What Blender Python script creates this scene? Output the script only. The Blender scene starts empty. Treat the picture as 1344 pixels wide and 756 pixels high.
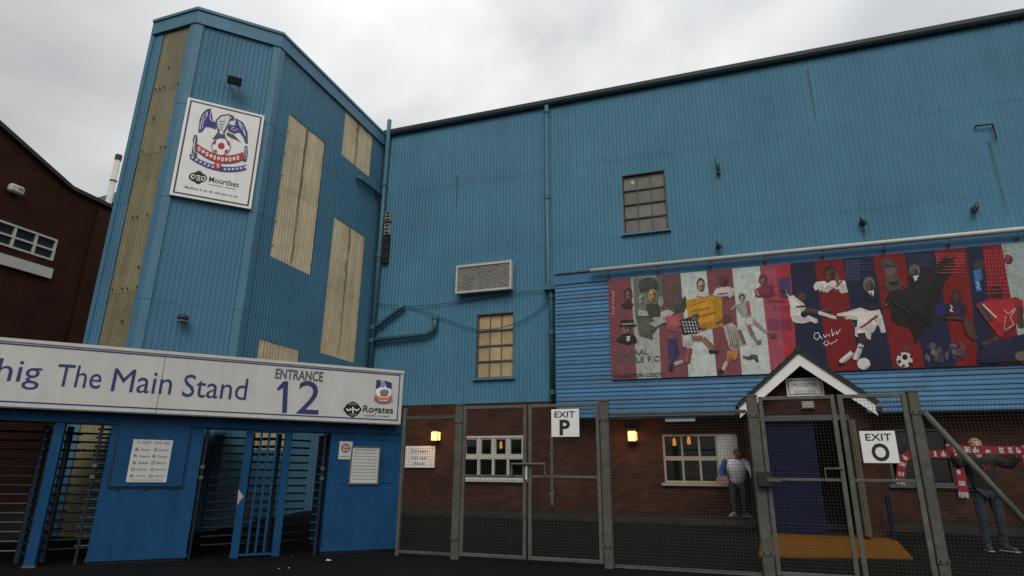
import bpy, bmesh, math, random
from mathutils import Vector, Matrix, noise as mnoise
random.seed(7)
S = bpy.context.scene
COL = S.collection
R = math.radians

# ------------------------------------------------------------------ camera
YAW, PIT, ROL, FPX = R(19.1505), R(17.0831), R(0.6053), 796.08
CAM = Vector((0, 0, 1.3))
cF = Vector((-math.sin(YAW)*math.cos(PIT), math.cos(YAW)*math.cos(PIT), math.sin(PIT)))
_r = Vector((math.cos(YAW), math.sin(YAW), 0)); _u = _r.cross(cF)
cR = _r*math.cos(ROL) + _u*math.sin(ROL)
cU = -_r*math.sin(ROL) + _u*math.cos(ROL)
cam_data = bpy.data.cameras.new('camera')
cam = bpy.data.objects.new('camera', cam_data); COL.objects.link(cam)
m = Matrix((cR, cU, -cF)).transposed().to_4x4(); m.translation = CAM
cam.matrix_world = m
cam_data.sensor_width = 36; cam_data.lens = FPX/1344*36
cam_data.clip_start = 0.1; cam_data.clip_end = 3000
S.camera = cam

# ------------------------------------------------------------------ overcast sky
SUN_EL, SUN_AZ = R(46), R(168)          # azimuth clockwise from +Y
w = bpy.data.worlds.new('World'); S.world = w; w.use_nodes = True
nt = w.node_tree; nt.nodes.clear()
def N(t, **kw):
    n = nt.nodes.new(t)
    for k, v in kw.items(): setattr(n, k, v)
    return n
out = N('ShaderNodeOutputWorld'); bg = N('ShaderNodeBackground')
sky = N('ShaderNodeTexSky', sky_type='NISHITA', sun_disc=False, sun_elevation=SUN_EL, sun_rotation=SUN_AZ)
tc = N('ShaderNodeTexCoord'); sep = N('ShaderNodeSeparateXYZ')
mp = N('ShaderNodeMapping'); mp.inputs['Scale'].default_value = (1.0, 1.0, 2.0); mp.inputs['Location'].default_value = (5.1, 3.7, 2.2)
n1 = N('ShaderNodeTexNoise'); n1.inputs['Scale'].default_value = 1.7; n1.inputs['Detail'].default_value = 5; n1.inputs['Roughness'].default_value = 0.5
n1.inputs['Distortion'].default_value = 0.4
rp = N('ShaderNodeValToRGB')
rp.color_ramp.elements[0].position = 0.36; rp.color_ramp.elements[0].color = (4.55, 4.66, 4.78, 1)
rp.color_ramp.elements[1].position = 0.66; rp.color_ramp.elements[1].color = (8.3, 8.4, 8.35, 1)
mx = N('ShaderNodeMix', data_type='RGBA'); mx.inputs['Factor'].default_value = 0.95
# an overcast sky is up to three times brighter overhead than at the horizon
gr = N('ShaderNodeMapRange'); gr.inputs['From Min'].default_value = 0; gr.inputs['From Max'].default_value = 1
gr.inputs['To Min'].default_value = 0.55; gr.inputs['To Max'].default_value = 1.60
mul = N('ShaderNodeMix', data_type='RGBA', blend_type='MULTIPLY'); mul.inputs['Factor'].default_value = 1
L = nt.links.new
L(tc.outputs['Generated'], mp.inputs['Vector']); L(mp.outputs['Vector'], n1.inputs['Vector'])
L(n1.outputs['Fac'], rp.inputs['Fac']); L(sky.outputs['Color'], mx.inputs['A']); L(rp.outputs['Color'], mx.inputs['B'])
L(tc.outputs['Generated'], sep.inputs['Vector']); L(sep.outputs['Z'], gr.inputs['Value'])
dt = N('ShaderNodeVectorMath', operation='DOT_PRODUCT'); dt.inputs[1].default_value = (.75, .30, 0)   # cloud thins towards the right
L(tc.outputs['Generated'], dt.inputs[0])
sl = N('ShaderNodeMath', operation='MULTIPLY_ADD'); sl.inputs[1].default_value = .27; sl.inputs[2].default_value = 1; L(dt.outputs['Value'], sl.inputs[0])
mm = N('ShaderNodeMath', operation='MULTIPLY'); L(gr.outputs['Result'], mm.inputs[0]); L(sl.outputs[0], mm.inputs[1])
L(mx.outputs['Result'], mul.inputs['A']); L(mm.outputs[0], mul.inputs['B'])
L(mul.outputs['Result'], bg.inputs['Color']); bg.inputs['Strength'].default_value = 0.1
L(bg.outputs['Background'], out.inputs['Surface'])

sd = bpy.data.lights.new('sun', 'SUN'); sd.energy = 1.2; sd.angle = R(32); sd.color = (1, 0.97, 0.92)
so = bpy.data.objects.new('sun', sd); COL.objects.link(so)
sdir = Vector((math.sin(SUN_AZ)*math.cos(SUN_EL), math.cos(SUN_AZ)*math.cos(SUN_EL), math.sin(SUN_EL)))
so.rotation_euler = sdir.to_track_quat('Z', 'Y').to_euler(); so.location = (3, -12, 25)
S.view_settings.view_transform = 'Standard'; S.view_settings.look = 'None'
S.view_settings.exposure = 0.12; S.view_settings.gamma = 1

# ------------------------------------------------------------------ materials
def lin(c):
    f = lambda v: (v/255/12.92) if v <= 10 else ((v/255+0.055)/1.055)**2.4
    return tuple(f(v) for v in c)
MATS = {}
def mat(name, col, rough=0.7, var=0.12, scale=3.0, streak=0.0, dirt=None, dirt_amt=0.0, bump=0.0, bscale=60,
        metal=0.0, piece=0.0, emit=None, estr=0.0, spec=0.5):
    """procedural paint/metal/stone: col linear; var = blotch amount, streak = vertical run marks, piece = per-object tone"""
    if name in MATS: return MATS[name]
    M = bpy.data.materials.new(name); M.use_nodes = True; t = M.node_tree
    b = t.nodes['Principled BSDF']; lk = t.links.new
    b.inputs['Roughness'].default_value = rough; b.inputs['Metallic'].default_value = metal
    b.inputs['Specular IOR Level'].default_value = spec
    tco = t.nodes.new('ShaderNodeTexCoord')
    rgb = t.nodes.new('ShaderNodeRGB'); rgb.outputs[0].default_value = (*col, 1); cur = rgb.outputs[0]
    def mixmul(a, facout, lo, hi):
        mr = t.nodes.new('ShaderNodeMapRange'); mr.inputs['From Min'].default_value = 0.3; mr.inputs['From Max'].default_value = 0.7
        mr.inputs['To Min'].default_value = lo; mr.inputs['To Max'].default_value = hi
        lk(facout, mr.inputs['Value'])
        x = t.nodes.new('ShaderNodeMix'); x.data_type = 'RGBA'; x.blend_type = 'MULTIPLY'; x.inputs['Factor'].default_value = 1
        lk(a, x.inputs['A']); lk(mr.outputs['Result'], x.inputs['B']); return x.outputs['Result']
    def nz(sc, det=5, vec=None, rgh=0.6):
        n = t.nodes.new('ShaderNodeTexNoise'); n.inputs['Scale'].default_value = sc; n.inputs['Detail'].default_value = det
        n.inputs['Roughness'].default_value = rgh
        lk(vec or tco.outputs['Object'], n.inputs['Vector']); return n.outputs['Fac']
    if var: cur = mixmul(cur, nz(scale), 1-var, 1+var)
    if streak:
        mpn = t.nodes.new('ShaderNodeMapping'); mpn.inputs['Scale'].default_value = (5, 5, 0.16)
        lk(tco.outputs['Object'], mpn.inputs['Vector'])
        cur = mixmul(cur, nz(1.3, 4, mpn.outputs['Vector']), 1-streak, 1+streak*0.6)
    if dirt:
        x = t.nodes.new('ShaderNodeMix'); x.data_type = 'RGBA'
        mr = t.nodes.new('ShaderNodeMapRange'); mr.inputs['From Min'].default_value = 0.52; mr.inputs['From Max'].default_value = 0.72
        mr.inputs['To Min'].default_value = 0; mr.inputs['To Max'].default_value = dirt_amt
        lk(nz(scale*2.3, 8, None, 0.7), mr.inputs['Value']); lk(mr.outputs['Result'], x.inputs['Factor'])
        lk(cur, x.inputs['A']); x.inputs['B'].default_value = (*dirt, 1); cur = x.outputs['Result']
    if piece:
        oi = t.nodes.new('ShaderNodeObjectInfo')
        mr = t.nodes.new('ShaderNodeMapRange'); mr.inputs['To Min'].default_value = 1-piece; mr.inputs['To Max'].default_value = 1+piece
        lk(oi.outputs['Random'], mr.inputs['Value'])
        x = t.nodes.new('ShaderNodeMix'); x.data_type = 'RGBA'; x.blend_type = 'MULTIPLY'; x.inputs['Factor'].default_value = 1
        lk(cur, x.inputs['A']); lk(mr.outputs['Result'], x.inputs['B']); cur = x.outputs['Result']
    lk(cur, b.inputs['Base Color'])
    if bump:
        bn = t.nodes.new('ShaderNodeBump'); bn.inputs['Strength'].default_value = bump; bn.inputs['Distance'].default_value = 0.01
        lk(nz(bscale, 3), bn.inputs['Height']); lk(bn.outputs['Normal'], b.inputs['Normal'])
    if emit:
        b.inputs['Emission Color'].default_value = (*emit, 1); b.inputs['Emission Strength'].default_value = estr
    MATS[name] = M; return M
def brick_mat(name, c1, c2, mort, axis='X'):
    M = bpy.data.materials.new(name); M.use_nodes = True; t = M.node_tree; b = t.nodes['Principled BSDF']; lk = t.links.new
    tco = t.nodes.new('ShaderNodeTexCoord'); sp = t.nodes.new('ShaderNodeSeparateXYZ'); cb = t.nodes.new('ShaderNodeCombineXYZ')
    lk(tco.outputs['Object'], sp.inputs[0]); lk(sp.outputs[axis], cb.inputs['X']); lk(sp.outputs['Z'], cb.inputs['Y'])
    br = t.nodes.new('ShaderNodeTexBrick'); br.inputs['Scale'].default_value = 1
    br.inputs['Brick Width'].default_value = 0.225; br.inputs['Row Height'].default_value = 0.075; br.inputs['Mortar Size'].default_value = 0.006
    br.inputs['Color1'].default_value = (*c1, 1); br.inputs['Color2'].default_value = (*c2, 1); br.inputs['Mortar'].default_value = (*mort, 1)
    lk(cb.outputs[0], br.inputs['Vector'])
    n = t.nodes.new('ShaderNodeTexNoise'); n.inputs['Scale'].default_value = 1.3; n.inputs['Detail'].default_value = 6; lk(tco.outputs['Object'], n.inputs['Vector'])
    mr = t.nodes.new('ShaderNodeMapRange'); mr.inputs['From Min'].default_value = .3; mr.inputs['From Max'].default_value = .7
    mr.inputs['To Min'].default_value = 0.72; mr.inputs['To Max'].default_value = 1.2; lk(n.outputs['Fac'], mr.inputs['Value'])
    x = t.nodes.new('ShaderNodeMix'); x.data_type = 'RGBA'; x.blend_type = 'MULTIPLY'; x.inputs['Factor'].default_value = 1
    lk(br.outputs['Color'], x.inputs['A']); lk(mr.outputs['Result'], x.inputs['B']); lk(x.outputs['Result'], b.inputs['Base Color'])
    bn = t.nodes.new('ShaderNodeBump'); bn.inputs['Strength'].default_value = .5; bn.inputs['Distance'].default_value = .008
    inv = t.nodes.new('ShaderNodeMath'); inv.operation = 'SUBTRACT'; inv.inputs[0].default_value = 1; lk(br.outputs['Fac'], inv.inputs[1])
    lk(inv.outputs[0], bn.inputs['Height']); lk(bn.outputs['Normal'], b.inputs['Normal'])
    b.inputs['Roughness'].default_value = .85; b.inputs['Specular IOR Level'].default_value = .2
    return M
def glass_mat(name, tint, rough=0.03, mixv=0.3):
    M = bpy.data.materials.new(name); M.use_nodes = True; t = M.node_tree; t.nodes.clear(); lk = t.links.new
    o = t.nodes.new('ShaderNodeOutputMaterial'); tr = t.nodes.new('ShaderNodeBsdfTransparent'); gl = t.nodes.new('ShaderNodeBsdfGlossy')
    tr.inputs['Color'].default_value = (*tint, 1); gl.inputs['Roughness'].default_value = rough
    fr = t.nodes.new('ShaderNodeFresnel'); fr.inputs['IOR'].default_value = 1.5
    mx = t.nodes.new('ShaderNodeMixShader'); lk(fr.outputs[0], mx.inputs[0]); lk(tr.outputs[0], mx.inputs[1]); lk(gl.outputs[0], mx.inputs[2])
    lk(mx.outputs[0], o.inputs['Surface']); return M
def print_mat(name, rough=0.6, var=0.12):
    """flat print: colour comes from the artwork's own colour attribute, with light weathering"""
    M = bpy.data.materials.new(name); M.use_nodes = True; t = M.node_tree; b = t.nodes['Principled BSDF']; lk = t.links.new
    at = t.nodes.new('ShaderNodeVertexColor'); at.layer_name = 'ink'
    tco = t.nodes.new('ShaderNodeTexCoord'); n = t.nodes.new('ShaderNodeTexNoise'); n.inputs['Scale'].default_value = 7; n.inputs['Detail'].default_value = 7
    n.inputs['Roughness'].default_value = .7
    lk(tco.outputs['Object'], n.inputs['Vector'])
    mr = t.nodes.new('ShaderNodeMapRange'); mr.inputs['From Min'].default_value = .3; mr.inputs['From Max'].default_value = .7
    mr.inputs['To Min'].default_value = 1-var; mr.inputs['To Max'].default_value = 1+var; lk(n.outputs['Fac'], mr.inputs['Value'])
    x = t.nodes.new('ShaderNodeMix'); x.data_type = 'RGBA'; x.blend_type = 'MULTIPLY'; x.inputs['Factor'].default_value = 1
    lk(at.outputs['Color'], x.inputs['A']); lk(mr.outputs['Result'], x.inputs['B']); lk(x.outputs['Result'], b.inputs['Base Color'])
    b.inputs['Roughness'].default_value = rough; b.inputs['Specular IOR Level'].default_value = .25
    return M

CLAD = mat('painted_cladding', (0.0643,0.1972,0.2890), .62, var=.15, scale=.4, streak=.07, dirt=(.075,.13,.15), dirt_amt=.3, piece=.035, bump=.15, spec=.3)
CLADT = mat('tower_cladding', (0.0595,0.1702,0.2552), .6, var=.12, scale=.5, streak=.09, dirt=(.09,.15,.18), dirt_amt=.3, piece=.025, bump=.15, spec=.3)
TRIM = mat('blue_trim', (0.0578,0.1715,0.2516), .55, var=.10, scale=1.2, streak=.1, dirt=(.06,.1,.12), dirt_amt=.35)
TRIMD = mat('dark_teal_gutter', (0.0096,0.024,0.027), .55, var=.2, scale=2, dirt=(.015,.018,.018), dirt_amt=.5)
PIPE   = mat('blue_pipe_paint', (0.042,0.119,0.161), .5, var=.15, scale=3, dirt=(.03,.05,.06), dirt_amt=.4)
BOARD = mat('blue_board_paint', (0.0319,0.1472,0.2827), .55, var=.14, scale=1.2, streak=.12, dirt=(.03,.11,.18), dirt_amt=.4, piece=.20, bump=.2, bscale=40)
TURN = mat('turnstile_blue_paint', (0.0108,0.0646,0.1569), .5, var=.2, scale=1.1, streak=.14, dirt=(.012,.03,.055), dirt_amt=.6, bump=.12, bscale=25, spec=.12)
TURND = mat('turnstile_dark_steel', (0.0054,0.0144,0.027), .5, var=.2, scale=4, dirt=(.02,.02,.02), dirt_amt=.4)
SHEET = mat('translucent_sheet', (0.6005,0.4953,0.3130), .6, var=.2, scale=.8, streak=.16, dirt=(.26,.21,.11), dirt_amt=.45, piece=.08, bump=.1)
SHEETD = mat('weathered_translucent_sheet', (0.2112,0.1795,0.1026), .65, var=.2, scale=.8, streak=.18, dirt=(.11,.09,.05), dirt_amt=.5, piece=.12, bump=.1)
BRICK = brick_mat('stand_brick', (0.0805,0.0250,0.0135), (0.0372,0.0131,0.0077), (0.0450,0.0336,0.0247), 'X')
BRICKL = brick_mat('dark_brick', (0.0478,0.0127,0.0042), (0.0351,0.0099,0.0038), (0.0182,0.0094,0.0045), 'Y')
ASPH = mat('asphalt', (0.0055,0.0053,0.005), .8, var=.3, scale=.5, dirt=(.0045,.0045,.004), dirt_amt=.7, bump=.8, bscale=90, spec=.08)
PAVE = mat('paving', (0.021,0.0155,0.0122), .85, var=.2, scale=2, dirt=(.03,.024,.02), dirt_amt=.5, bump=.4, spec=.12)
KERB = mat('kerb_stone', (0.0378,0.0315,0.026), .85, var=.2, scale=3, bump=.3, spec=.12)
YEL = mat('yellow_ramp_paint', (0.15,0.0581,0.0036), .7, var=.12, scale=2, dirt=(.09,.045,.01), dirt_amt=.5, bump=.3, spec=.12)
WHITE = mat('white_panel', (.80,.78,.75), .45, var=.05, scale=1.5, streak=.06, dirt=(.55,.53,.48), dirt_amt=.3)
WHITES = mat('shaded_white_sign', (0.5400,0.5238,0.4929), .5, var=.05, scale=1.5, streak=.06, dirt=(.36,.34,.30), dirt_amt=.3)  # white panel copy, colour darkened to stand for weaker light low down
WHITEP = mat('white_paint', (0.5184,0.504,0.4608), .6, var=.08, scale=4, dirt=(.4,.37,.32), dirt_amt=.4)
CREAM  = mat('cream_paint', (0.3627,0.3298,0.2517), .6, var=.12, scale=6, dirt=(.2,.17,.12), dirt_amt=.5)
GALV = mat('galvanised_steel', (0.0923,0.0896,0.0753), .6, var=.3, scale=7, dirt=(.07,.07,.06), dirt_amt=.7, metal=.1)
GALVD = mat('weathered_post_steel', (0.0760,0.0742,0.0577), .65, var=.35, scale=9, dirt=(.045,.045,.04), dirt_amt=.7)
WIRE = mat('mesh_wire', (0.0455,0.0455,0.0406), .6, var=.2, scale=4, metal=.0, spec=.12)
DARK   = mat('dark_void', (.012,.012,.012), .9, var=0)
BLACK  = mat('black_metal', (0.0126,0.0126,0.0126), .5, var=.2, scale=6)
LOUV = mat('grey_louvre', (0.255,0.2465,0.2208), .7, var=.25, scale=6, dirt=(.08,.08,.07), dirt_amt=.5)
GREYM  = mat('grey_frame', (0.077,0.084,0.084), .6, var=.2, scale=5)
PANEB = mat('dirty_cream_pane', (0.4496,0.3226,0.1674), .35, var=.2, scale=2.2, dirt=(.2,.15,.08), dirt_amt=.6, piece=.18)
PANEG = mat('dirty_grey_pane', (0.1468,0.1342,0.1023), .5, var=.25, scale=2, dirt=(.08,.07,.055), dirt_amt=.5, piece=.15)
NAVY = mat('navy_door_paint', (0.007,0.01,0.035), .5, var=.15, scale=2, bump=.1, spec=.12)
TILE   = mat('dark_roof_tile', (0.021,0.0204,0.0192), .8, var=.25, scale=5, dirt=(.02,.03,.02), dirt_amt=.4, bump=.3)
INKP   = mat('purple_lettering', (0.0228,0.0228,0.1235), .5, var=.05)
INKB   = mat('black_lettering', (0.0105,0.0105,0.0126), .5, var=.05)
INKG   = mat('grey_lettering', (0.078,0.078,0.084), .5, var=.05)
INKW   = mat('pale_lettering', (.6,.58,.56), .5, var=.05)
PAPER  = mat('notice_paper', (0.504,0.4968,0.4752), .7, var=.06, scale=5)
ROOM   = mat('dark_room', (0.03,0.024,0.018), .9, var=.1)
GLASS  = glass_mat('window_glass', (.8,.82,.8))
GLASSB = mat('dark_window_glass', (.025,.03,.03), .08, var=.3, scale=2)
LAMPG  = mat('lit_lamp_glass', (.8,.4,.1), .4, var=0, emit=(1, .54, .14), estr=3.0)
BULB   = mat('warm_lamp_shade', (.8,.4,.1), .4, var=0, emit=(1, .42, .06), estr=0.9)
TUBE   = mat('pale_diffuser', (0.27,0.372,0.372), .4, var=.05)
ART    = print_mat('painted_artwork', .6, .24)
ARTS   = print_mat('printed_crest', .5, .05)
SKIN   = mat('skin', (0.4253,0.2126,0.1519), .55, var=.06, scale=20)
JEANS  = mat('blue_denim', (0.0196,0.0294,0.0434), .85, var=.2, scale=14)
JACK   = mat('dark_jacket', (0.0084,0.0098,0.0091), .8, var=.2, scale=9)
TROU   = mat('grey_trousers', (0.03,0.03,0.0312), .85, var=.2, scale=10)
SHIRT = mat('white_shirt', (0.8600,0.8600,0.8600), .8, var=.10, scale=9)
BLUES  = mat('blue_sleeve', (0.028,0.056,0.224), .8, var=.15, scale=9)
HAIRG  = mat('grey_hair', (0.104,0.091,0.078), .8, var=.2, scale=30)
HAIRF  = mat('fair_hair', (0.294,0.168,0.091), .8, var=.2, scale=30)
SHOEW  = mat('white_trainer', (0.315,0.308,0.301), .6, var=.15, scale=20)
SHOED  = mat('dark_trainer', (0.03,0.03,0.033), .6, var=.2, scale=20)
SCARF  = mat('red_knit', (0.272,0.0176,0.032), .9, var=.15, scale=12, bump=.5, bscale=120)
SCARFW = mat('white_knit', (0.561,0.51,0.493), .9, var=.12, scale=12, bump=.5, bscale=120)
PINK   = mat('pink_paper', (0.368,0.208,0.184), .7, var=.1, scale=8)

# ------------------------------------------------------------------ mesh helpers
class MB:
    def __init__(s): s.v = []; s.f = []; s.mi = []; s.cur = 0; s.ink = []; s.smooth = False
    def add(s, vs, fs, ink=None):
        o = len(s.v); s.v += [Vector(p) for p in vs]
        for f in fs: s.f.append([i+o for i in f]); s.mi.append(s.cur); s.ink.append(ink)
    def tube(s, pts, r, n=8, caps=True):
        pts = [Vector(p) for p in pts]; rings = []; up = None
        for i, p in enumerate(pts):
            d = (pts[min(i+1, len(pts)-1)] - pts[max(i-1, 0)]).normalized()
            if up is None: up = Vector((0,0,1)) if abs(d.z) < .9 else Vector((1,0,0))
            a = d.cross(up).normalized(); b = a.cross(d).normalized(); up = b
            rr = r[i] if isinstance(r, (list, tuple)) else r
            rings.append([p + a*rr*math.cos(t*2*math.pi/n) + b*rr*math.sin(t*2*math.pi/n) for t in range(n)])
        vs = [q for rg in rings for q in rg]; fs = []
        for i in range(len(pts)-1):
            for k in range(n):
                fs.append((i*n+k, i*n+(k+1)%n, (i+1)*n+(k+1)%n, (i+1)*n+k))
        if caps: fs.append(tuple(range(n))); fs.append(tuple(reversed(range((len(pts)-1)*n, len(pts)*n))))
        s.add(vs, fs)
    def obox(s, c, ax, ay, az):
        """box from centre and three half-axis vectors"""
        c = Vector(c); vs = [c + ax*i + ay*j + az*k for i in (-1,1) for j in (-1,1) for k in (-1,1)]
        s.add(vs, [(0,1,3,2),(4,6,7,5),(0,4,5,1),(2,3,7,6),(0,2,6,4),(1,5,7,3)])
    def sphere(s, c, rx, ry, rz, nu=12, nv=8):
        vs = []; fs = []
        for j in range(nv+1):
            th = math.pi*j/nv
            for i in range(nu):
                ph = 2*math.pi*i/nu
                vs.append(Vector(c)+Vector((rx*math.sin(th)*math.cos(ph), ry*math.sin(th)*math.sin(ph), rz*math.cos(th))))
        for j in range(nv):
            for i in range(nu): fs.append((j*nu+i, (j+1)*nu+i, (j+1)*nu+(i+1)%nu, j*nu+(i+1)%nu))
        s.add(vs, fs)
class Fr:
    """a local frame on a wall: a along it, b up, c out of it"""
    def __init__(s, o, u, n):
        s.o = Vector(o); s.u = Vector(u).normalized(); s.n = Vector(n).normalized(); s.z = Vector((0,0,1))
    def P(s, a, b, c=0): return s.o + s.u*a + s.z*b + s.n*c
    def px(s, x, y, c=0):
        """where the sight line through a photograph point meets this wall"""
        k = cR*((x-672)/FPX) + cU*((378-y)/FPX) + cF
        p = CAM + k*((s.n.dot(s.o)+c-s.n.dot(CAM))/s.n.dot(k)) - s.o
        return p.dot(s.u), p.z
    def box(s, mb, a0, a1, b0, b1, c0, c1):
        mb.obox(s.P((a0+a1)/2, (b0+b1)/2, (c0+c1)/2), s.u*((a1-a0)/2), s.z*((b1-b0)/2), s.n*((c1-c0)/2))
    def quad(s, mb, pts, c0, c1):
        """prism from (a,b) outline"""
        n = len(pts); vs = [s.P(a,b,c0) for a,b in pts] + [s.P(a,b,c1) for a,b in pts]
        mb.add(vs, [tuple(reversed(range(n))), tuple(range(n,2*n))] + [(i,(i+1)%n,n+(i+1)%n,n+i) for i in range(n)])
    def ring(s, mb, a0, a1, b0, b1, t, c0, c1):
        """rectangular frame, members butted"""
        s.box(mb, a0, a1, b0, b0+t, c0, c1); s.box(mb, a0, a1, b1-t, b1, c0, c1)
        s.box(mb, a0, a0+t, b0+t, b1-t, c0, c1); s.box(mb, a1-t, a1, b0+t, b1-t, c0, c1)
ORG = {}
def thing(name, label, cat, loc=(0,0,0), group=None):
    o = bpy.data.objects.new(name, None); COL.objects.link(o); o.location = loc; o.empty_display_size = .2
    o['label'] = label; o['category'] = cat
    if group: o['group'] = group
    ORG[o.name] = Vector(loc); return o
def tag(o, label, cat, group=None):
    o['label'] = label; o['category'] = cat
    if group: o['group'] = group
    return o
def build(name, mb, mt, parent=None, loc=None, smooth=False, kind=None, label=None, bevel=0):
    """link a MB (world coordinates) as one object; origin = root's base"""
    org = ORG[parent.name] if parent else Vector(loc or (0,0,0))
    me = bpy.data.meshes.new(name); me.from_pydata([tuple(v-org) for v in mb.v], [], mb.f)
    for x in (mt if isinstance(mt, (list,tuple)) else [mt]): me.materials.append(x)
    if len(me.materials) > 1:
        for p, i in zip(me.polygons, mb.mi): p.material_index = i
    if any(i is not None for i in mb.ink):
        at = me.color_attributes.new('ink', 'FLOAT_COLOR', 'CORNER')
        for p, i in zip(me.polygons, mb.ink):
            for li in p.loop_indices: at.data[li].color = (*(i or (1,1,1)), 1)
    bm = bmesh.new(); bm.from_mesh(me); bmesh.ops.recalc_face_normals(bm, faces=bm.faces); bm.to_mesh(me); bm.free()
    if smooth:
        for p in me.polygons: p.use_smooth = True
    o = bpy.data.objects.new(name, me); COL.objects.link(o)
    if parent: o.parent = parent
    else: o.location = org
    ORG[o.name] = org
    if kind: o['kind'] = kind
    if label: o['label'] = label
    if bevel:
        b = o.modifiers.new('edge', 'BEVEL'); b.width = bevel; b.segments = 1; b.limit_method = 'ANGLE'
    return o
def copy_tree(o, parent=None, shift=None, label=None):
    c = o.copy(); COL.objects.link(c)
    if parent: c.parent = parent
    if shift is not None: c.location = o.location + Vector(shift)
    if label: c['label'] = label
    for ch in list(o.children): copy_tree(ch, c)
    return c
def text(fr, s, a0, a1, b0, b1, c, mt, parent, name='lettering', bold=0.0, depth=.002):
    """lettering fitted into the box a0..a1, b0..b1 on a wall"""
    cu = bpy.data.curves.new('t', 'FONT'); cu.body = s; cu.resolution_u = 3; cu.offset = bold
    t = bpy.data.objects.new('t', cu); COL.objects.link(t)
    dg = bpy.context.evaluated_depsgraph_get()
    me = bpy.data.meshes.new_from_object(t.evaluated_get(dg))
    bpy.data.objects.remove(t); bpy.data.curves.remove(cu)
    xs = [v.co.x for v in me.vertices]; ys = [v.co.y for v in me.vertices]
    x0, x1, y0, y1 = min(xs), max(xs), min(ys), max(ys)
    mb = MB()
    mb.add([fr.P(a0+(v.co.x-x0)/(x1-x0)*(a1-a0), b0+(v.co.y-y0)/(y1-y0)*(b1-b0), c) for v in me.vertices], [tuple(p.vertices) for p in me.polygons])
    bpy.data.meshes.remove(me)
    return build(name, mb, mt, parent)
def tpx(fr, s, tl, br, c, mt, parent, **k):
    a0, b1 = fr.px(*tl, c); a1, b0 = fr.px(*br, c)
    # corners lie on one upright box of the wall: use the mean heights
    return text(fr, s, a0, a1, b0, b1, c, mt, parent, **k)
def wall_holes(fr, mb, a0, a1, b0, b1, holes, c0, c1):
    xs = sorted({a0, a1, *[h[0] for h in holes], *[h[1] for h in holes]})
    for x0, x1 in zip(xs, xs[1:]):
        hs = sorted([(h[2], h[3]) for h in holes if h[0] <= x0+1e-6 and h[1] >= x1-1e-6]); y = b0
        for h0, h1 in hs:
            if h0 > y+1e-6: fr.box(mb, x0, x1, y, h0, c0, c1)
            y = h1
        if y < b1-1e-6: fr.box(mb, x0, x1, y, b1, c0, c1)
def corr(fr, a0, a1, courses, mt, parent, holes=(), pitch=.115, depth=.015, sheetw=1.0, name='cladding_sheet', c=0.0, seg=6):
    """corrugated sheets hung in lapped courses, openings cut out"""
    made = []
    prof = lambda a: c + depth*(.5+.5*max(-1, min(1, 1.45*math.sin(2*math.pi*a/pitch))))
    n = max(1, round((a1-a0)/sheetw)); st = pitch/seg
    for (b0, b1) in zip(courses, courses[1:]):
        for i in range(n):
            s0, s1 = a0+(a1-a0)*i/n, a0+(a1-a0)*(i+1)/n
            cut = {s0, s1}
            k = math.ceil(s0/st)
            while k*st < s1: cut.add(k*st); k += 1
            for h in holes:
                for q in h[:2]:
                    if s0 < q < s1: cut.add(q)
            cut = sorted(cut); mb = MB(); jit = random.uniform(0, .0015)
            for x0, x1 in zip(cut, cut[1:]):
                if x1-x0 < 1e-5: continue
                xm = (x0+x1)/2; y = b0-.06
                segs = []
                for h in sorted([h for h in holes if h[0] <= xm <= h[1]], key=lambda h: h[2]):
                    if h[2] > y: segs.append((y, min(h[2], b1)))
                    y = max(y, h[3])
                if y < b1: segs.append((y, b1))
                for y0, y1 in segs:
                    if y1-y0 < 1e-4: continue
                    cc = lambda x, y: prof(x) + jit + .0045*(1-(y-b0)/(b1-b0))
                    mb.add([fr.P(x0,y0,cc(x0,y0)), fr.P(x1,y0,cc(x1,y0)), fr.P(x1,y1,cc(x1,y1)), fr.P(x0,y1,cc(x0,y1))], [(0,1,2,3)])
            if mb.f: made.append(build(name, mb, mt, parent))
    return made
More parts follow.
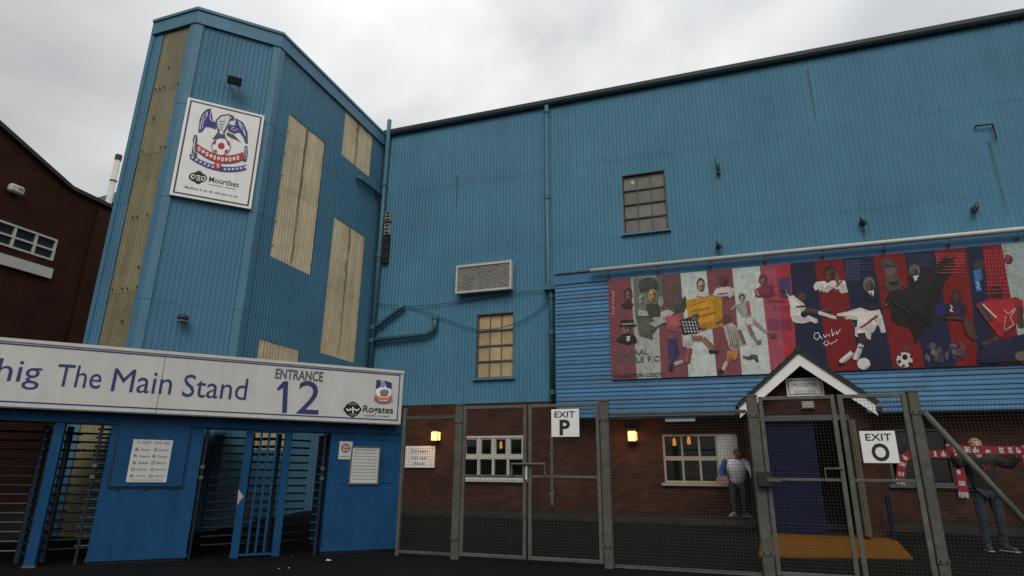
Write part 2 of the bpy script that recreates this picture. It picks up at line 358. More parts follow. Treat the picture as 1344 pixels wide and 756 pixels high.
def art(fr, c, shapes, parent, name, conv, mt=None, step=.0006, gain=1.0, dabs=False):
    """flat painted figure: shapes in photograph coordinates laid on the wall plane"""
    mb = MB(); k = 0
    for sh in shapes:
        col = tuple(min(.85, v*gain) for v in lin(sh[0])); kind = sh[1]; cc = c+k*step; k += 1
        if kind == 'e':
            _, _, cx, cy, rx, ry = sh[:6]; rt = sh[6] if len(sh) > 6 else 0
            pts = [(cx+rx*math.cos(t)*math.cos(rt)-ry*math.sin(t)*math.sin(rt), cy+rx*math.cos(t)*math.sin(rt)+ry*math.sin(t)*math.cos(rt)) for t in [i*math.pi/8 for i in range(16)]]
            polys = [pts]
        elif kind == 'p': polys = [sh[2]]
        else:
            polys = []; wd = sh[3]/2
            for (x0,y0),(x1,y1) in zip(sh[2], sh[2][1:]):
                l = math.hypot(x1-x0, y1-y0) or 1; nx, ny = -(y1-y0)/l*wd, (x1-x0)/l*wd
                polys.append([(x0+nx,y0+ny),(x1+nx,y1+ny),(x1-nx,y1-ny),(x0-nx,y0-ny)])
        for j, pts in enumerate(polys):
            vs = []
            if dabs and (kind != 'l' or sh[3] >= 10):         # hand-painted, slightly wavering outline
                np_ = []
                for (x0,y0),(x1,y1) in zip(pts, pts[1:]+pts[:1]):
                    l_ = math.hypot(x1-x0, y1-y0); k_n = max(1, int(l_/7))
                    for q in range(k_n):
                        jx = 0 if q == 0 else 1.3
                        np_.append((x0+(x1-x0)*q/k_n+DAB.uniform(-jx,jx), y0+(y1-y0)*q/k_n+DAB.uniform(-jx,jx)))
                pts = np_
            for x, y in pts:
                a, b = fr.px(*conv(x, y), 0); vs.append(fr.P(a, b, cc+j*.00003))
            mb.add(vs, [tuple(range(len(vs)))], ink=col)
            if dabs and (kind != 'l' or sh[3] >= 10):         # brush ends feathering the edge
                for q in range(0, len(pts), 2):
                    (x0,y0),(x1,y1) = pts[q], pts[(q+1) % len(pts)]
                    l_ = math.hypot(x1-x0, y1-y0) or 1; nx, ny = (y1-y0)/l_, -(x1-x0)/l_; o_ = DAB.uniform(.5,3.2)
                    for sg in (1,-1):
                        v4 = [(x0,y0),(x1,y1),((x0+x1)/2+nx*o_*sg,(y0+y1)/2+ny*o_*sg)]; g_ = DAB.choice((.85,1,1,.7))
                        mb.add([fr.P(*fr.px(*conv(x, y), 0), cc-.00009+q*.0000012+(sg>0)*.0000006) for x, y in v4], [(0,1,2)], ink=tuple(min(.85,v*g_) for v in col))
            if not dabs or kind == 'l' and sh[3] < 12: continue
            xs_, ys_ = [p[0] for p in pts], [p[1] for p in pts]; ar = (max(xs_)-min(xs_))*(max(ys_)-min(ys_))
            if ar < 250: continue
            for d_ in range(int(min(38, 5+ar/160))):          # brush marks in slightly lighter and darker paint
                px_, py_ = DAB.uniform(min(xs_),max(xs_)), DAB.uniform(min(ys_),max(ys_))
                an = DAB.uniform(0,3.14); ln = DAB.uniform(3,9); wd_ = DAB.uniform(1,2.6); dx, dy = math.cos(an)*ln, math.sin(an)*ln
                q_ = [(px_-dx-dy/ln*wd_,py_-dy+dx/ln*wd_),(px_+dx,py_+dy),(px_+dx+dy/ln*wd_,py_+dy-dx/ln*wd_),(px_-dx*.7,py_-dy*.7)]
                def inside(x_, y_):
                    r_ = False
                    for (x0,y0),(x1,y1) in zip(pts, pts[1:]+pts[:1]):
                        if (y0 > y_) != (y1 > y_) and x_ < (x1-x0)*(y_-y0)/(y1-y0)+x0: r_ = not r_
                    return r_
                if not all(inside(*p) for p in q_): continue
                g_ = DAB.choice((.5,.65,.8,1.2,1.35,1.5)); vs = []
                for x, y in q_:
                    a, b = fr.px(*conv(x, y), 0); vs.append(fr.P(a, b, cc+.0001+d_*.000012))
                mb.add(vs, [(0,1,2,3)], ink=tuple(min(.85,v*g_) for v in col))
    return build(name, mb, mt or ART, parent)

DAB = random.Random(9)
# ------------------------------------------------------------------ wall frames
WY = 16.6
REAR = Fr((0, WY, 0), (1,0,0), (0,-1,0))
th = R(45.41)
DU, DN = Vector((math.cos(th), math.sin(th), 0)), Vector((math.sin(th), -math.cos(th), 0))
def ground_hit(x, y, z=0):
    k = cR*((x-672)/FPX) + cU*((378-y)/FPX) + cF
    return CAM + k*((z-CAM.z)/k.z)
TUR = Fr(ground_hit(111, 742), DU, DN)
XC = -10.6
SIDE = Fr((XC, 0, 0), (0,1,0), (1,0,0))
YE = SIDE.px(370, 45)[0]
FRONT = Fr((XC, YE, 0), -DU, DN); FRONT.u = DU.copy()       # a runs 0 at the right edge, negative to the left
AL = FRONT.px(262, 15)[0]
pL = FRONT.P(AL, 0)
LEFT = Fr((pL.x, pL.y, 0), (1,0,0), (0,-1,0))
AW = LEFT.px(203, 40)[0]
TOP = 12.78

# ------------------------------------------------------------------ ground
SL0, SL1, SLZ = 10.0, 14.05, .33
def gz(y): return 0 if y < SL0 else (SLZ if y > SL1 else (y-SL0)/(SL1-SL0)*SLZ)
mb = MB()
xs = [-250, -40, -20, 0, 20, 40, 250]; ys = [-250, -30, 0, SL0, SL1, 40, 300]
mb.add([(x, y, gz(y)) for y in ys for x in xs], [(j*7+i, j*7+i+1, (j+1)*7+i+1, (j+1)*7+i) for j in range(6) for i in range(6)])
build('ground', mb, ASPH, kind='structure')
mb = MB(); REAR.box(mb, -9.5, 18, .30, .425, 0, WY-14.27); build('pavement', mb, PAVE, kind='structure')
for i in range(24):
    mb = MB(); a = -9.4+i*.92
    REAR.box(mb, a, a+.912, .25, .43+random.uniform(-.004,.004), WY-14.27, WY-14.13)
    if i == 0: kerb0 = build('kerb', mb, KERB, kind='structure')
    else: build('kerb_stone', mb, KERB, kerb0)

# ------------------------------------------------------------------ main stand
ms = thing('main_stand', 'long blue corrugated stand filling the right, dark gutter along its top', 'building', (0, WY, 0))
GZ = 12.98
wu = [REAR.px(*p) for p in ((815.5,230),(873,223),(877.5,302),(819,307))]
wl = [REAR.px(*p) for p in ((626,412),(673,410),(676,495),(624.5,497))]
hU = (wu[3][0]*.5+wu[0][0]*.5, wu[1][0]*.5+wu[2][0]*.5, (wu[2][1]+wu[3][1])/2, (wu[0][1]+wu[1][1])/2)
hL = (wl[3][0]*.5+wl[0][0]*.5, wl[1][0]*.5+wl[2][0]*.5, (wl[2][1]+wl[3][1])/2, (wl[0][1]+wl[1][1])/2)
corr(REAR, XC+.02, 16, (3.33, 5.5, 8.0, 10.5, GZ-.12), CLAD, ms, holes=[hU, hL])
mb = MB(); wall_holes(REAR, mb, XC, 16, 3.3, GZ-.1, [hU, hL], -.3, -.02); build('wall_core', mb, DARK, ms)
mb = MB(); REAR.box(mb, XC, 16, GZ-.1, GZ-.02, -14, -.02); build('roof', mb, TRIMD, ms)
mb = MB(); prof = [(.02,GZ-.24),(.14,GZ-.22),(.18,GZ-.15),(.19,GZ-.04),(.02,GZ-.02)]
mb.add([REAR.P(a,b,c) for a in (XC,16) for c,b in prof], [(i,(i+1)%5,5+(i+1)%5,5+i) for i in range(5)]+[(0,1,2,3,4),(9,8,7,6,5)])
build('gutter', mb, TRIMD, ms)
mb = MB()                                                    # fixing screws along the laps
for b in (3.45, 5.56, 6.8, 8.06, 9.3, 10.56, 11.7):
    for i in range(60):
        a = XC+.3+i*.44+random.uniform(-.02,.02)
        if random.random() < .4 and not any(h[0]-.05 < a < h[1]+.05 and h[2]-.05 < b < h[3]+.05 for h in (hU, hL)):
            mb.obox(REAR.P(a, b, .05), Vector((.010,0,0)), Vector((0,.008,0)), Vector((0,0,.010)))
build('fixing_screws', mb, BLACK, ms, kind='stuff')
# steel windows of the stand
def steel_window(h, pane, frame_m, sash=False):
    a0,a1,b0,b1 = h; mb = MB(); REAR.ring(mb, a0, a1, b0, b1, .03, -.14, .01)
    cw, rh = (a1-a0-.09)/3, (b1-b0-.09)/4
    for i in (1,2): REAR.box(mb, a0+.045+cw*i-.012, a0+.045+cw*i+.012, b0+.045, b1-.045, -.10, -.055)
    for j in (1,2,3): REAR.box(mb, a0+.045, a1-.045, b0+.045+rh*j-.02, b0+.045+rh*j+.02, -.10, -.04)
    f = build('window', mb, frame_m, ms)
    for i in range(3):
        for j in range(4):
            mb = MB(); t = random.uniform(-.006,.006)
            REAR.box(mb, a0+.047+cw*i, a0+.043+cw*(i+1), b0+.047+rh*j, b0+.043+rh*(j+1), -.092+t, -.086+t); build('pane', mb, pane, f)
    mb = MB(); REAR.box(mb, a0-.06, a1+.06, b0-.06, b0-.012, -.05, .10); build('sill', mb, TRIM, f)
    return f
steel_window(hL, PANEB, GREYM); fu = steel_window(hU, PANEG, GREYM)
mb = MB(); REAR.quad(mb, [REAR.px(*p, -.08) for p in ((828,238),(832,237),(833,241),(829,242))], -.084, -.08); build('torn_patch', mb, WHITEP, fu)
# brick ground floor with its windows
bw1 = (*[REAR.px(x, 600)[0] for x in (607, 689)], REAR.px(650,629)[1], REAR.px(650,572)[1])
bw2 = (*[REAR.px(x, 600)[0] for x in (871, 968)], REAR.px(920,634)[1], REAR.px(920,570)[1])
bw3 = (*[REAR.px(x, 600)[0] for x in (1166, 1249)], REAR.px(1210,636)[1], REAR.px(1210,563)[1])
mb = MB(); wall_holes(REAR, mb, -10.3, 18, .2, 3.29, [bw1,bw2,bw3], -.3, 0); build('brick_wall', mb, BRICK, ms)
def sash_window(h, ncol, split, m_, t=.06, mw=.032, ring=True):
    a0,a1,b0,b1 = h; mb = MB(); REAR.ring(mb, a0, a1, b0, b1, t, -.12, .02)
    cw = (a1-a0-2*t)/ncol; bs = b0+(b1-b0)*split
    for i in range(1,ncol): REAR.box(mb, a0+t+cw*i-mw, a0+t+cw*i+mw, b0+t, b1-t, -.11, .015)
    for i in range(ncol):
        l, r = a0+t+cw*i+(mw if i else 0), a0+t+cw*(i+1)-(mw if i < ncol-1 else 0)
        REAR.box(mb, l, r, bs-.05, bs+.05, -.1, .01)
        if ring: REAR.ring(mb, l+.003, r-.003, bs+.053, b1-t-.003, .035, -.09, -.005)
    f = build('window', mb, m_, ms)
    for i in range(ncol):
        l, r = a0+t+cw*i, a0+t+cw*(i+1)
        for y0,y1 in ((b0+t,bs),(bs,b1-t)):
            mb = MB(); REAR.box(mb, l+.02, r-.02, y0+.02, y1-.02, -.075, -.069); build('pane', mb, GLASS, f)
    mb = MB(); REAR.box(mb, a0-.08, a1+.08, b0-.07, b0-.003, -.05, .08); build('sill', mb, m_, f)
    mb = MB()                                                # the dim room behind
    REAR.box(mb, a0-.3, a1+.3, b0-.4, b1+.3, -1.9, -1.85); REAR.box(mb, a0-.35, a0-.3, b0-.4, b1+.3, -1.85, -.31)
    REAR.box(mb, a1+.3, a1+.35, b0-.4, b1+.3, -1.85, -.31); REAR.box(mb, a0-.3, a1+.3, b0-.45, b0-.4, -1.85, -.31); REAR.box(mb, a0-.3, a1+.3, b1+.3, b1+.35, -1.85, -.31)
    build('room_lining', mb, ROOM, f)
    return f
f1 = sash_window(bw1, 4, .50, WHITEP); f2 = sash_window(bw2, 4, .5, CREAM, .05, .025, False); f3 = sash_window(bw3, 2, .5, GREYM, .05, .025, False)
a0,b0 = REAR.px(944, 612, .04); a1,b1 = REAR.px(967, 571, .04)
mb = MB(); REAR.box(mb, a0, a1, b0, b1, .022, .045)
tag(build('blank_board', mb, WHITEP, loc=REAR.P(a0,b0,.03)), 'blank cream board covering the right end of the window behind the grey haired man', 'board')
def pendant(x, y, lab):
    a, b = REAR.px(x, y, -.5); t = thing('pendant_lamp', lab, 'lamp', REAR.P(a, b+.5, -.5), 'lit lamps hanging inside the ticket windows')
    mb = MB(); c = REAR.P(a,b,-.5); mb.tube([c+Vector((0,0,-.10)), c+Vector((0,0,-.09)), c+Vector((0,0,.06)), c+Vector((0,0,.1))], [.02,.05,.04,.015], 12); build('lamp_shade', mb, BULB, t)
    mb = MB(); mb.tube([c+Vector((0,0,.1)), c+Vector((0,0,.75))], .008, 5); build('flex', mb, BLACK, t)
pendant(657.5, 584, 'amber lamp behind the third upper pane of the white ticket window')
pendant(885, 580, 'left of the two small lamps behind the cream framed window')
pendant(904, 578, 'right of the two small lamps behind the cream framed window')
# boarded block carrying the mural
BC = .50
bx0 = REAR.px(730, 450, BC)[0]; bz0, bz1 = 2.76, 6.80
nb = 34; bh = (bz1-.30-bz0)/nb
seams = [bx0, 0.1, 3.9, 7.7, 11.5, 14.5]
for j in range(nb):
    off = (j % 3)*.45
    ss = [bx0] + [s+off for s in seams[1:-1]] + [14.5]
    y0 = bz0+j*bh
    for s0, s1 in zip(ss, ss[1:]):
        mb = MB(); d = random.uniform(-.004,.010)
        vs = [REAR.P(a,b,c) for a in (s0+.002, s1-.002) for b,c in ((y0,BC-.03),(y0,BC+.013+d*.6),(y0+bh*.2,BC+.012+d*.6),(y0+bh*.99,BC-.008+d*.5),(y0+bh*.99,BC-.03))]
        mb.add(vs, [(i,(i+1)%5,5+(i+1)%5,5+i) for i in range(5)]+[(0,1,2,3,4),(9,8,7,6,5)]); build('weatherboard', mb, BOARD, ms)
mb = MB(); REAR.box(mb, bx0+.01, 14.5, bz0+.01, bz1-.02, .05, BC-.032); build('block_core', mb, DARK, ms)
mb = MB(); REAR.box(mb, bx0-.02, 14.52, bz1-.30, bz1, .04, BC+.03); build('fascia_board', mb, BOARD, ms)
mb = MB(); REAR.box(mb, bx0-.03, 14.53, bz1+.002, bz1+.04, .05, BC+.07); build('ledge_flashing', mb, GREYM, ms)
mb = MB(); REAR.box(mb, bx0-.02, bx0+.008, bz0, bz1-.301, .04, BC-.001); build('corner_trim', mb, BOARD, ms)
mb = MB(); REAR.box(mb, bx0, 14.5, bz0-.025, bz0-.003, .01, BC); build('soffit', mb, TRIMD, ms)

# ------------------------------------------------------------------ things fixed to the stand
t = thing('light_rail', 'long white pole on brackets running above the painted mural', 'rail', REAR.P(bx0, bz1, BC))
aR, bR = REAR.px(775, 355.5, BC+.2)
mb = MB(); mb.tube([REAR.P(aR, bR, BC+.2), REAR.P(14, bR, BC+.2)], .06, 12); build('pole', mb, WHITEP, t, smooth=True)
for i in range(12):
    a = REAR.px(798, 360, BC+.2)[0]+i*1.345; mb = MB()
    mb.tube([REAR.P(a, bR-.02, BC+.2), REAR.P(a, bR-.17, BC+.17)], .016, 6); mb.tube([REAR.P(a, bR-.17, BC+.17), REAR.P(a, bR-.19, BC+.03)], .016, 6)
    REAR.box(mb, a-.03, a+.03, bR-.25, bR-.13, BC+.03, BC+.045); build('bracket', mb, GALV, t)
# downpipes
def pipe_thing(lab, paths, collars, r=.07, base=None, m_=PIPE, name='downpipe', grp=None):
    t = thing(name, lab, 'pipe', base or paths[0][-1], grp)
    for i, p in enumerate(paths):
        mb = MB(); mb.tube(p, r, 12); build('pipe' if i == 0 else 'branch_pipe', mb, m_, t, smooth=True)
    for c, d in collars:
        mb = MB(); d = Vector(d)*.06; mb.tube([Vector(c)-d, Vector(c)+d], r+.022, 12); build('collar', mb, m_, t)
    return t
a = REAR.px(717.8, 200, .14)[0]; zb = REAR.px(720, 381, .14)[1]; Z = (0,0,1); zt = REAR.px(717,259,.14)[1]
pipe_thing('straight blue downpipe from the gutter, kinked at the mural block', [[REAR.P(a,GZ-.25,.14), REAR.P(a,zb+.15,.14), REAR.P(a+.1,zb-.05,.14), REAR.P(a+.1,3.3,.14)]],
    [(REAR.P(a,zt,.14),Z),(REAR.P(a,GZ-.45,.14),Z),(REAR.P(a+.1,zb-.2,.14),Z),(REAR.P(a+.1,5.2,.14),Z),(REAR.P(a+.1,3.5,.14),Z)])
mb = MB(); REAR.box(mb, a-.1, a+.32, zb-.02, zb+.13, .05, .3)
tag(build('hopper', mb, PIPE, loc=REAR.P(a,zb,.1)), 'small dark blue box joint beside the left end of the mural block', 'pipe box')
ax = REAR.px(500, 300, .16)[0]; ax = XC+.20
q = lambda x, y: REAR.P(*REAR.px(x, y, .16), .16)
zA = q(490,430).z; zB = q(490,447).z
pipe_thing('soil pipe in the corner beside the tower with two branches', [[REAR.P(ax,GZ+.35,.16), REAR.P(ax,3.4,.16)],
    [REAR.P(ax,zA,.16), REAR.P(ax+.15,zA+.05,.16), q(524,405), q(530,401)],
    [REAR.P(ax,zB,.16), q(560,438), q(568,434), q(571,428), q(571,414)]],
    [(REAR.P(ax,10.8,.16),Z),(REAR.P(ax,8.2,.16),Z),(REAR.P(ax,zA,.16),Z),(REAR.P(ax,zB,.16),Z),(q(571,417),Z)], r=.078)
s = lambda x, y, c=.12: SIDE.P(*SIDE.px(x, y, c), c)
pipe_thing('short fat blue pipe sloping down the tower side into the corner', [[s(470,233), s(474,236), s(497,253), s(500,258)]], [(s(496,252),(s(497,253)-s(474,236)).normalized())], r=.07)
# cables
def cable(lab, pts, r=.014):
    P3 = [REAR.P(*REAR.px(x,y,.09),.09) for x,y in pts]
    # smooth by subdividing
    for _ in range(2):
        Q = [P3[0]]
        for u,v in zip(P3,P3[1:]): Q += [u*.75+v*.25, u*.25+v*.75]
        P3 = Q+[P3[-1]]
    mb = MB(); mb.tube(P3, r, 6); tag(build('cable', mb, PIPE, loc=P3[0], smooth=True), lab, 'cable')
cable('upper thin cable strung from the corner pipe to the downpipe', [(494,392),(500,399),(530,402),(570,400),(620,393),(660,386),(700,381),(717,380)])
cable('lower sagging cable looping across the cream window', [(530,401),(560,408),(600,424),(620,431),(640,433),(665,429),(695,416),(712,403),(718,395)])
# louvred vent box
v = [REAR.px(x,y,.3) for x,y in ((598,349.5),(671,341.5),(671,379),(598,385))]
a0,a1,b0,b1 = (v[0][0]+v[3][0])/2, (v[1][0]+v[2][0])/2, (v[2][1]+v[3][1])/2, (v[0][1]+v[1][1])/2
t = thing('vent_box', 'white framed louvre box projecting from the wall above the cream window', 'vent', REAR.P((a0+a1)/2, b0, 0))
mb = MB(); REAR.box(mb, a0+.03, a1-.03, b0+.03, b1-.03, .03, .262); build('casing', mb, LOUV, t)
mb = MB(); REAR.ring(mb, a0, a1, b0, b1, .055, .14, .30); build('frame', mb, WHITEP, t)
for i in range(18):
    mb = MB(); y = b0+.07+i*(b1-b0-.13)/18
    mb.obox(REAR.P((a0+a1)/2, y+.01, .268), Vector(((a1-a0)/2-.058,0,0)), Vector((0,.005,.0)), Vector((0,0,.011))); build('slat', mb, LOUV, t)
for i in range(16):
    mb = MB(); x = a0+.05+i*(a1-a0-.1)/15; REAR.box(mb, x-.022, x+.022, b1+.002, b1+.03, .16, .29); build('top_rib', mb, WHITEP, t)
# dark vents in the corner
t = thing('extractor_vent', 'tall rusty dark vent in the corner beside the soil pipe', 'vent', REAR.P(XC+.55, 8.2, 0))
x0, x1 = REAR.px(500,310,.1)[0]+.12, REAR.px(511,310,.1)[0]+.02
for (ya, yb), m_ in zip(((278,291),(294,308),(311,345)), (LOUV, LOUV, BLACK)):
    mb = MB(); zt_, zb_ = REAR.px(505,ya,.12)[1], REAR.px(505,yb,.12)[1]; REAR.box(mb, x0, x1, zb_, zt_, .03, .13); o = build('grille', mb, m_, t)
    for i in range(3):
        mb = MB(); y = zb_+(zt_-zb_)*(i+.5)/3; REAR.box(mb, x0+.04, x1-.04, y-.02, y+.02, .132, .15); build('slat', mb, BLACK, o)
# small fittings on the wall
def spot(x, y, lab, tilt=1):
    c = REAR.P(*REAR.px(x, y, .12), .12); t = thing('wall_spotlight', lab, 'spotlight', c+Vector((0,.12,0)), 'small dark spotlights above the mural')
    mb = MB(); mb.tube([c+Vector((0,.1,0)), c+Vector((0,-.02,.02))], .025, 6); build('arm', mb, BLACK, t)
    mb = MB(); mb.tube([c+Vector((.05*tilt,-.03,-.11)), c+Vector((0,-.06,.0)), c+Vector((-.05*tilt,-.05,.11))], [.065,.055,.03], 10); build('lamp_head', mb, BLACK, t)
    mb = MB(); mb.obox(c+Vector((0,.075,0)), Vector((.06,0,0)), Vector((0,.012,0)), Vector((0,0,.06))); build('back_plate', mb, BLACK, t)
spot(943, 322, 'leftmost dark spotlight on the wall, just right of the grey window')
spot(1132, 291, 'middle dark spotlight on the wall, above the red and navy stripes')
spot(1280, 273, 'rightmost dark spotlight on the wall, below the rusty bracket', -1)
c0 = REAR.px(942, 215, .09)
t = thing('conduit_stub', 'short vertical blue conduit with a dark end, high right of the grey window', 'conduit', REAR.P(*c0, .0))
mb = MB(); mb.tube([REAR.P(c0[0],c0[1]+.24,.08), REAR.P(c0[0],c0[1]-.22,.08)], .045, 8); build('pipe', mb, PIPE, t, smooth=True)
mb = MB(); mb.tube([REAR.P(c0[0],c0[1]-.32,.08), REAR.P(c0[0],c0[1]-.225,.08)], .055, 8); build('end_cap', mb, BLACK, t)
t = thing('wall_bracket', 'thin dark angle bracket high on the right of the wall', 'bracket', REAR.P(*REAR.px(1295,165), 0))
g = lambda x, y, c=.10: REAR.P(*REAR.px(x, y, c), c)
mb = MB(); mb.tube([g(1281,165), g(1303,163), g(1308,182)], .022, 6); build('arm', mb, BLACK, t)
mb = MB(); mb.tube([g(1304,164), g(1304,164)+Vector((0,.08,0))], .02, 6); build('stem', mb, BLACK, t)
mb = MB(); mb.tube([g(1281,165), g(1281,165)+Vector((0,.08,0))], .02, 6); build('stem', mb, BLACK, t)
# dark run marks down the cladding below fittings and laps
RUN = mat('dark_run_mark', (0.0535,0.1060,0.1296), .7, var=.4, scale=6)
RUNL = mat('pale_run_mark', (0.0999,0.1998,0.2516), .7, var=.3, scale=6)
rg = random.Random(21)
for (x, y, ln, wd, m_) in ((1298,186,2.0,.022,RUN),(1132,300,.35,.02,RUN),(1060,90,1.6,.03,RUN),(600,230,1.2,.03,RUN)):
    a, b = REAR.px(x, y, .02); nn = 12; mb = MB(); xs_ = a; prev = wd
    pts_l, pts_r = [], []
    for i in range(nn+1):
        xs_ += rg.uniform(-.006,.006); ww = wd*(1-.75*i/nn)*rg.uniform(.6,1.1); pts_l.append((xs_-ww,b-ln*i/nn)); pts_r.append((xs_+ww,b-ln*i/nn))
    for i in range(nn):
        REAR.quad(mb, [pts_l[i+1],pts_r[i+1],pts_r[i],pts_l[i]], .0275, .0285)
    build('run_mark', mb, m_, ms, kind='stuff')
# lit wall lamps
def wall_lamp(x, y, lab):
    a, b = REAR.px(x, y, .14); t = thing('wall_lamp', lab, 'lamp', REAR.P(a, b, 0), 'lit amber wall lamps on the brick wall')
    mb = MB(); REAR.box(mb, a-.11, a+.11, b-.13, b+.11, .04, .24); o = build('lamp_glass', mb, LAMPG, t, bevel=.02)
    for k_ in (-1,1):
        mb = MB(); REAR.box(mb, a+k_*.108-.012, a+k_*.108+.012, b-.135, b+.111, .225, .25); build('cage_bar', mb, BLACK, t)
    mb = MB(); REAR.box(mb, a-.12, a+.12, b-.155, b-.132, .035, .25); build('base_rim', mb, BLACK, t)
    mb = MB(); REAR.box(mb, a-.125, a+.125, b+.112, b+.15, .03, .26); build('lid', mb, BLACK, t)
    mb = MB(); REAR.box(mb, a-.08, a+.08, b-.15, b+.20, .003, .036); build('back_plate', mb, BLACK, t)
    ld = bpy.data.lights.new('lamp_light', 'POINT'); ld.energy = 13; ld.color = (1,.42,.10); ld.shadow_soft_size = .1
    lo = bpy.data.objects.new('lamp_light', ld); COL.objects.link(lo); lo.location = REAR.P(a, b-.02, .36)-ORG[t.name]; lo.parent = t
wall_lamp(572, 572, 'lit amber wall lamp above the white notice board near the turnstiles')
wall_lamp(830, 572, 'lit amber wall lamp between the two pairs of gates')
mb = MB(); a0, b1 = REAR.px(873, 545, BC-.1); a1 = REAR.px(912, 545, BC-.1)[0]
t = thing('strip_light', 'pale unlit strip light under the boarded block', 'light', REAR.P((a0+a1)/2, 2.7, BC))
REAR.box(mb, a0, a1, 2.62, 2.70, BC-.16, BC-.04); build('diffuser', mb, TUBE, t)
mb = MB(); REAR.box(mb, a0-.02, a1+.02, 2.702, 2.734, BC-.18, BC-.02); build('tray', mb, GREYM, t)
# notices on the brick wall
def board(fr, tl, br, c, lab, cat, lines, ink=INKB, name='notice_board', thick=.03, face=WHITE, border=None, grp=None):
    a0,b1 = fr.px(*tl, c); a1,b0 = fr.px(*br, c)
    t = thing(name, lab, cat, fr.P((a0+a1)/2, b0, c-thick), grp)
    mb = MB(); fr.box(mb, a0, a1, b0, b1, c-thick, c); build('panel', mb, face, t)
    if border:
        mb = MB(); i = border[1]; fr.ring(mb, a0+i, a1-i, b0+i, b1-i, border[2], c+.0005, c+.004); build('border', mb, border[0], t)
    W, H = a1-a0, b1-b0
    for s, x0, x1, y0, y1 in lines: text(fr, s, a0+W*x0, a0+W*x1, b0+H*y0, b0+H*y1, c+.003, ink, t)
    return t, (a0,a1,b0,b1)
board(REAR, (531,585.5), (570,614), .06, 'white notice board on brick wall below the lit lamp', 'notice', [('Dryvers',.22,.78,.62,.86),('visit our',.25,.75,.38,.54),('focus',.33,.67,.12,.28)], INKG)

# ------------------------------------------------------------------ mural
MC = BC+.06
mr0 = REAR.px(800.4, 430, MC)[0]; mz1 = 6.50; mz0 = 3.72
mt_ = thing('mural', 'painted striped football mural with players along the blue boards', 'mural', REAR.P(mr0, mz0, BC))
mb = MB(); REAR.box(mb, mr0, 13.5, mz0, mz1, BC+.032, MC-.001); build('panel', mb, WHITEP, mt_)
tops = [800.4,828,862,893,927,961,997,1017,1037,1069,1106,1146,1187,1227,1268,1289,1314,1402,1440]
bots = [806,836,868,904,941,974,1012,1032,1047,1088,1128,1172,1213,1254,1284,1310,1342,1440,1480]
MAR,PAL,RED,NAV = (98,54,59),(150,156,150),(94,15,19),(21,24,45)
cols = [MAR,(128,132,124),MAR,PAL,MAR,PAL,(124,58,68),(134,38,50),NAV,RED,NAV,RED,NAV,RED,NAV,RED,(118,130,126),RED]
MG = 1.6
MF = Fr(REAR.P(0,0,MC), REAR.u, REAR.n)
idf = lambda x, y: (x, y)
for i, c in enumerate(cols):
    tl = MF.px(tops[i], 368-(tops[i]-800)*.0915); tr = MF.px(tops[i+1], 368-(tops[i+1]-800)*.0915)
    bl = MF.px(bots[i], 499-(bots[i]-806)*.0463); br_ = MF.px(bots[i+1], 499-(bots[i+1]-806)*.0463)
    x = lambda p: mr0 if i == 0 and p in (tl, bl) else max(mr0, min(13.5, p[0]))
    mb = MB(); mb.add([MF.P(x(bl),mz0,.0005), MF.P(x(br_),mz0,.0005), MF.P(x(tr),mz1,.0005), MF.P(x(tl),mz1,.0005)], [(0,1,2,3)], ink=tuple(min(.8,v*MG) for v in lin(c)))
    k0 = random.Random(i)
    for _ in range(70):                                       # brush dabs of slightly different paint
        u_, v_ = k0.random(), k0.random(); xa = x(bl)+(x(tl)-x(bl))*v_; xb = x(br_)+(x(tr)-x(br_))*v_
        cx_ = xa+(xb-xa)*(.06+.88*u_); wz_ = mz0+(mz1-mz0)*(.02+.94*v_); ww, hh = k0.uniform(.01,.035), k0.uniform(.02,.12)
        if wz_+hh > mz1-.02 or wz_-hh < mz0+.02 or cx_-ww < xa+.02 or cx_+ww > xb-.02: continue
        g_ = k0.uniform(.78,1.22); sl_ = k0.uniform(-.02,.02); zc_ = .0007+_*.000016
        mb.add([MF.P(cx_-ww,wz_-hh,zc_), MF.P(cx_+ww*.6,wz_-hh*.8,zc_), MF.P(cx_+ww+sl_,wz_+hh,zc_), MF.P(cx_-ww*.5+sl_,wz_+hh*.7,zc_)], [(0,1,2,3)], ink=tuple(min(.8,v*MG*g_) for v in lin(c)))
    build('stripe', mb, ART, mt_)
cv = lambda sc, ox, oy: (lambda x, y: (ox+x/sc, oy+y/sc))
z8, zA_, zB_, zC_ = cv(3.436,780,300), cv(4.724,890,340), cv(4.2,1040,320), cv(4.2,1180,310)
SK,DK,WH,GR,BRN = (112,78,64),(34,30,32),(160,156,150),(92,94,86),(60,42,36)
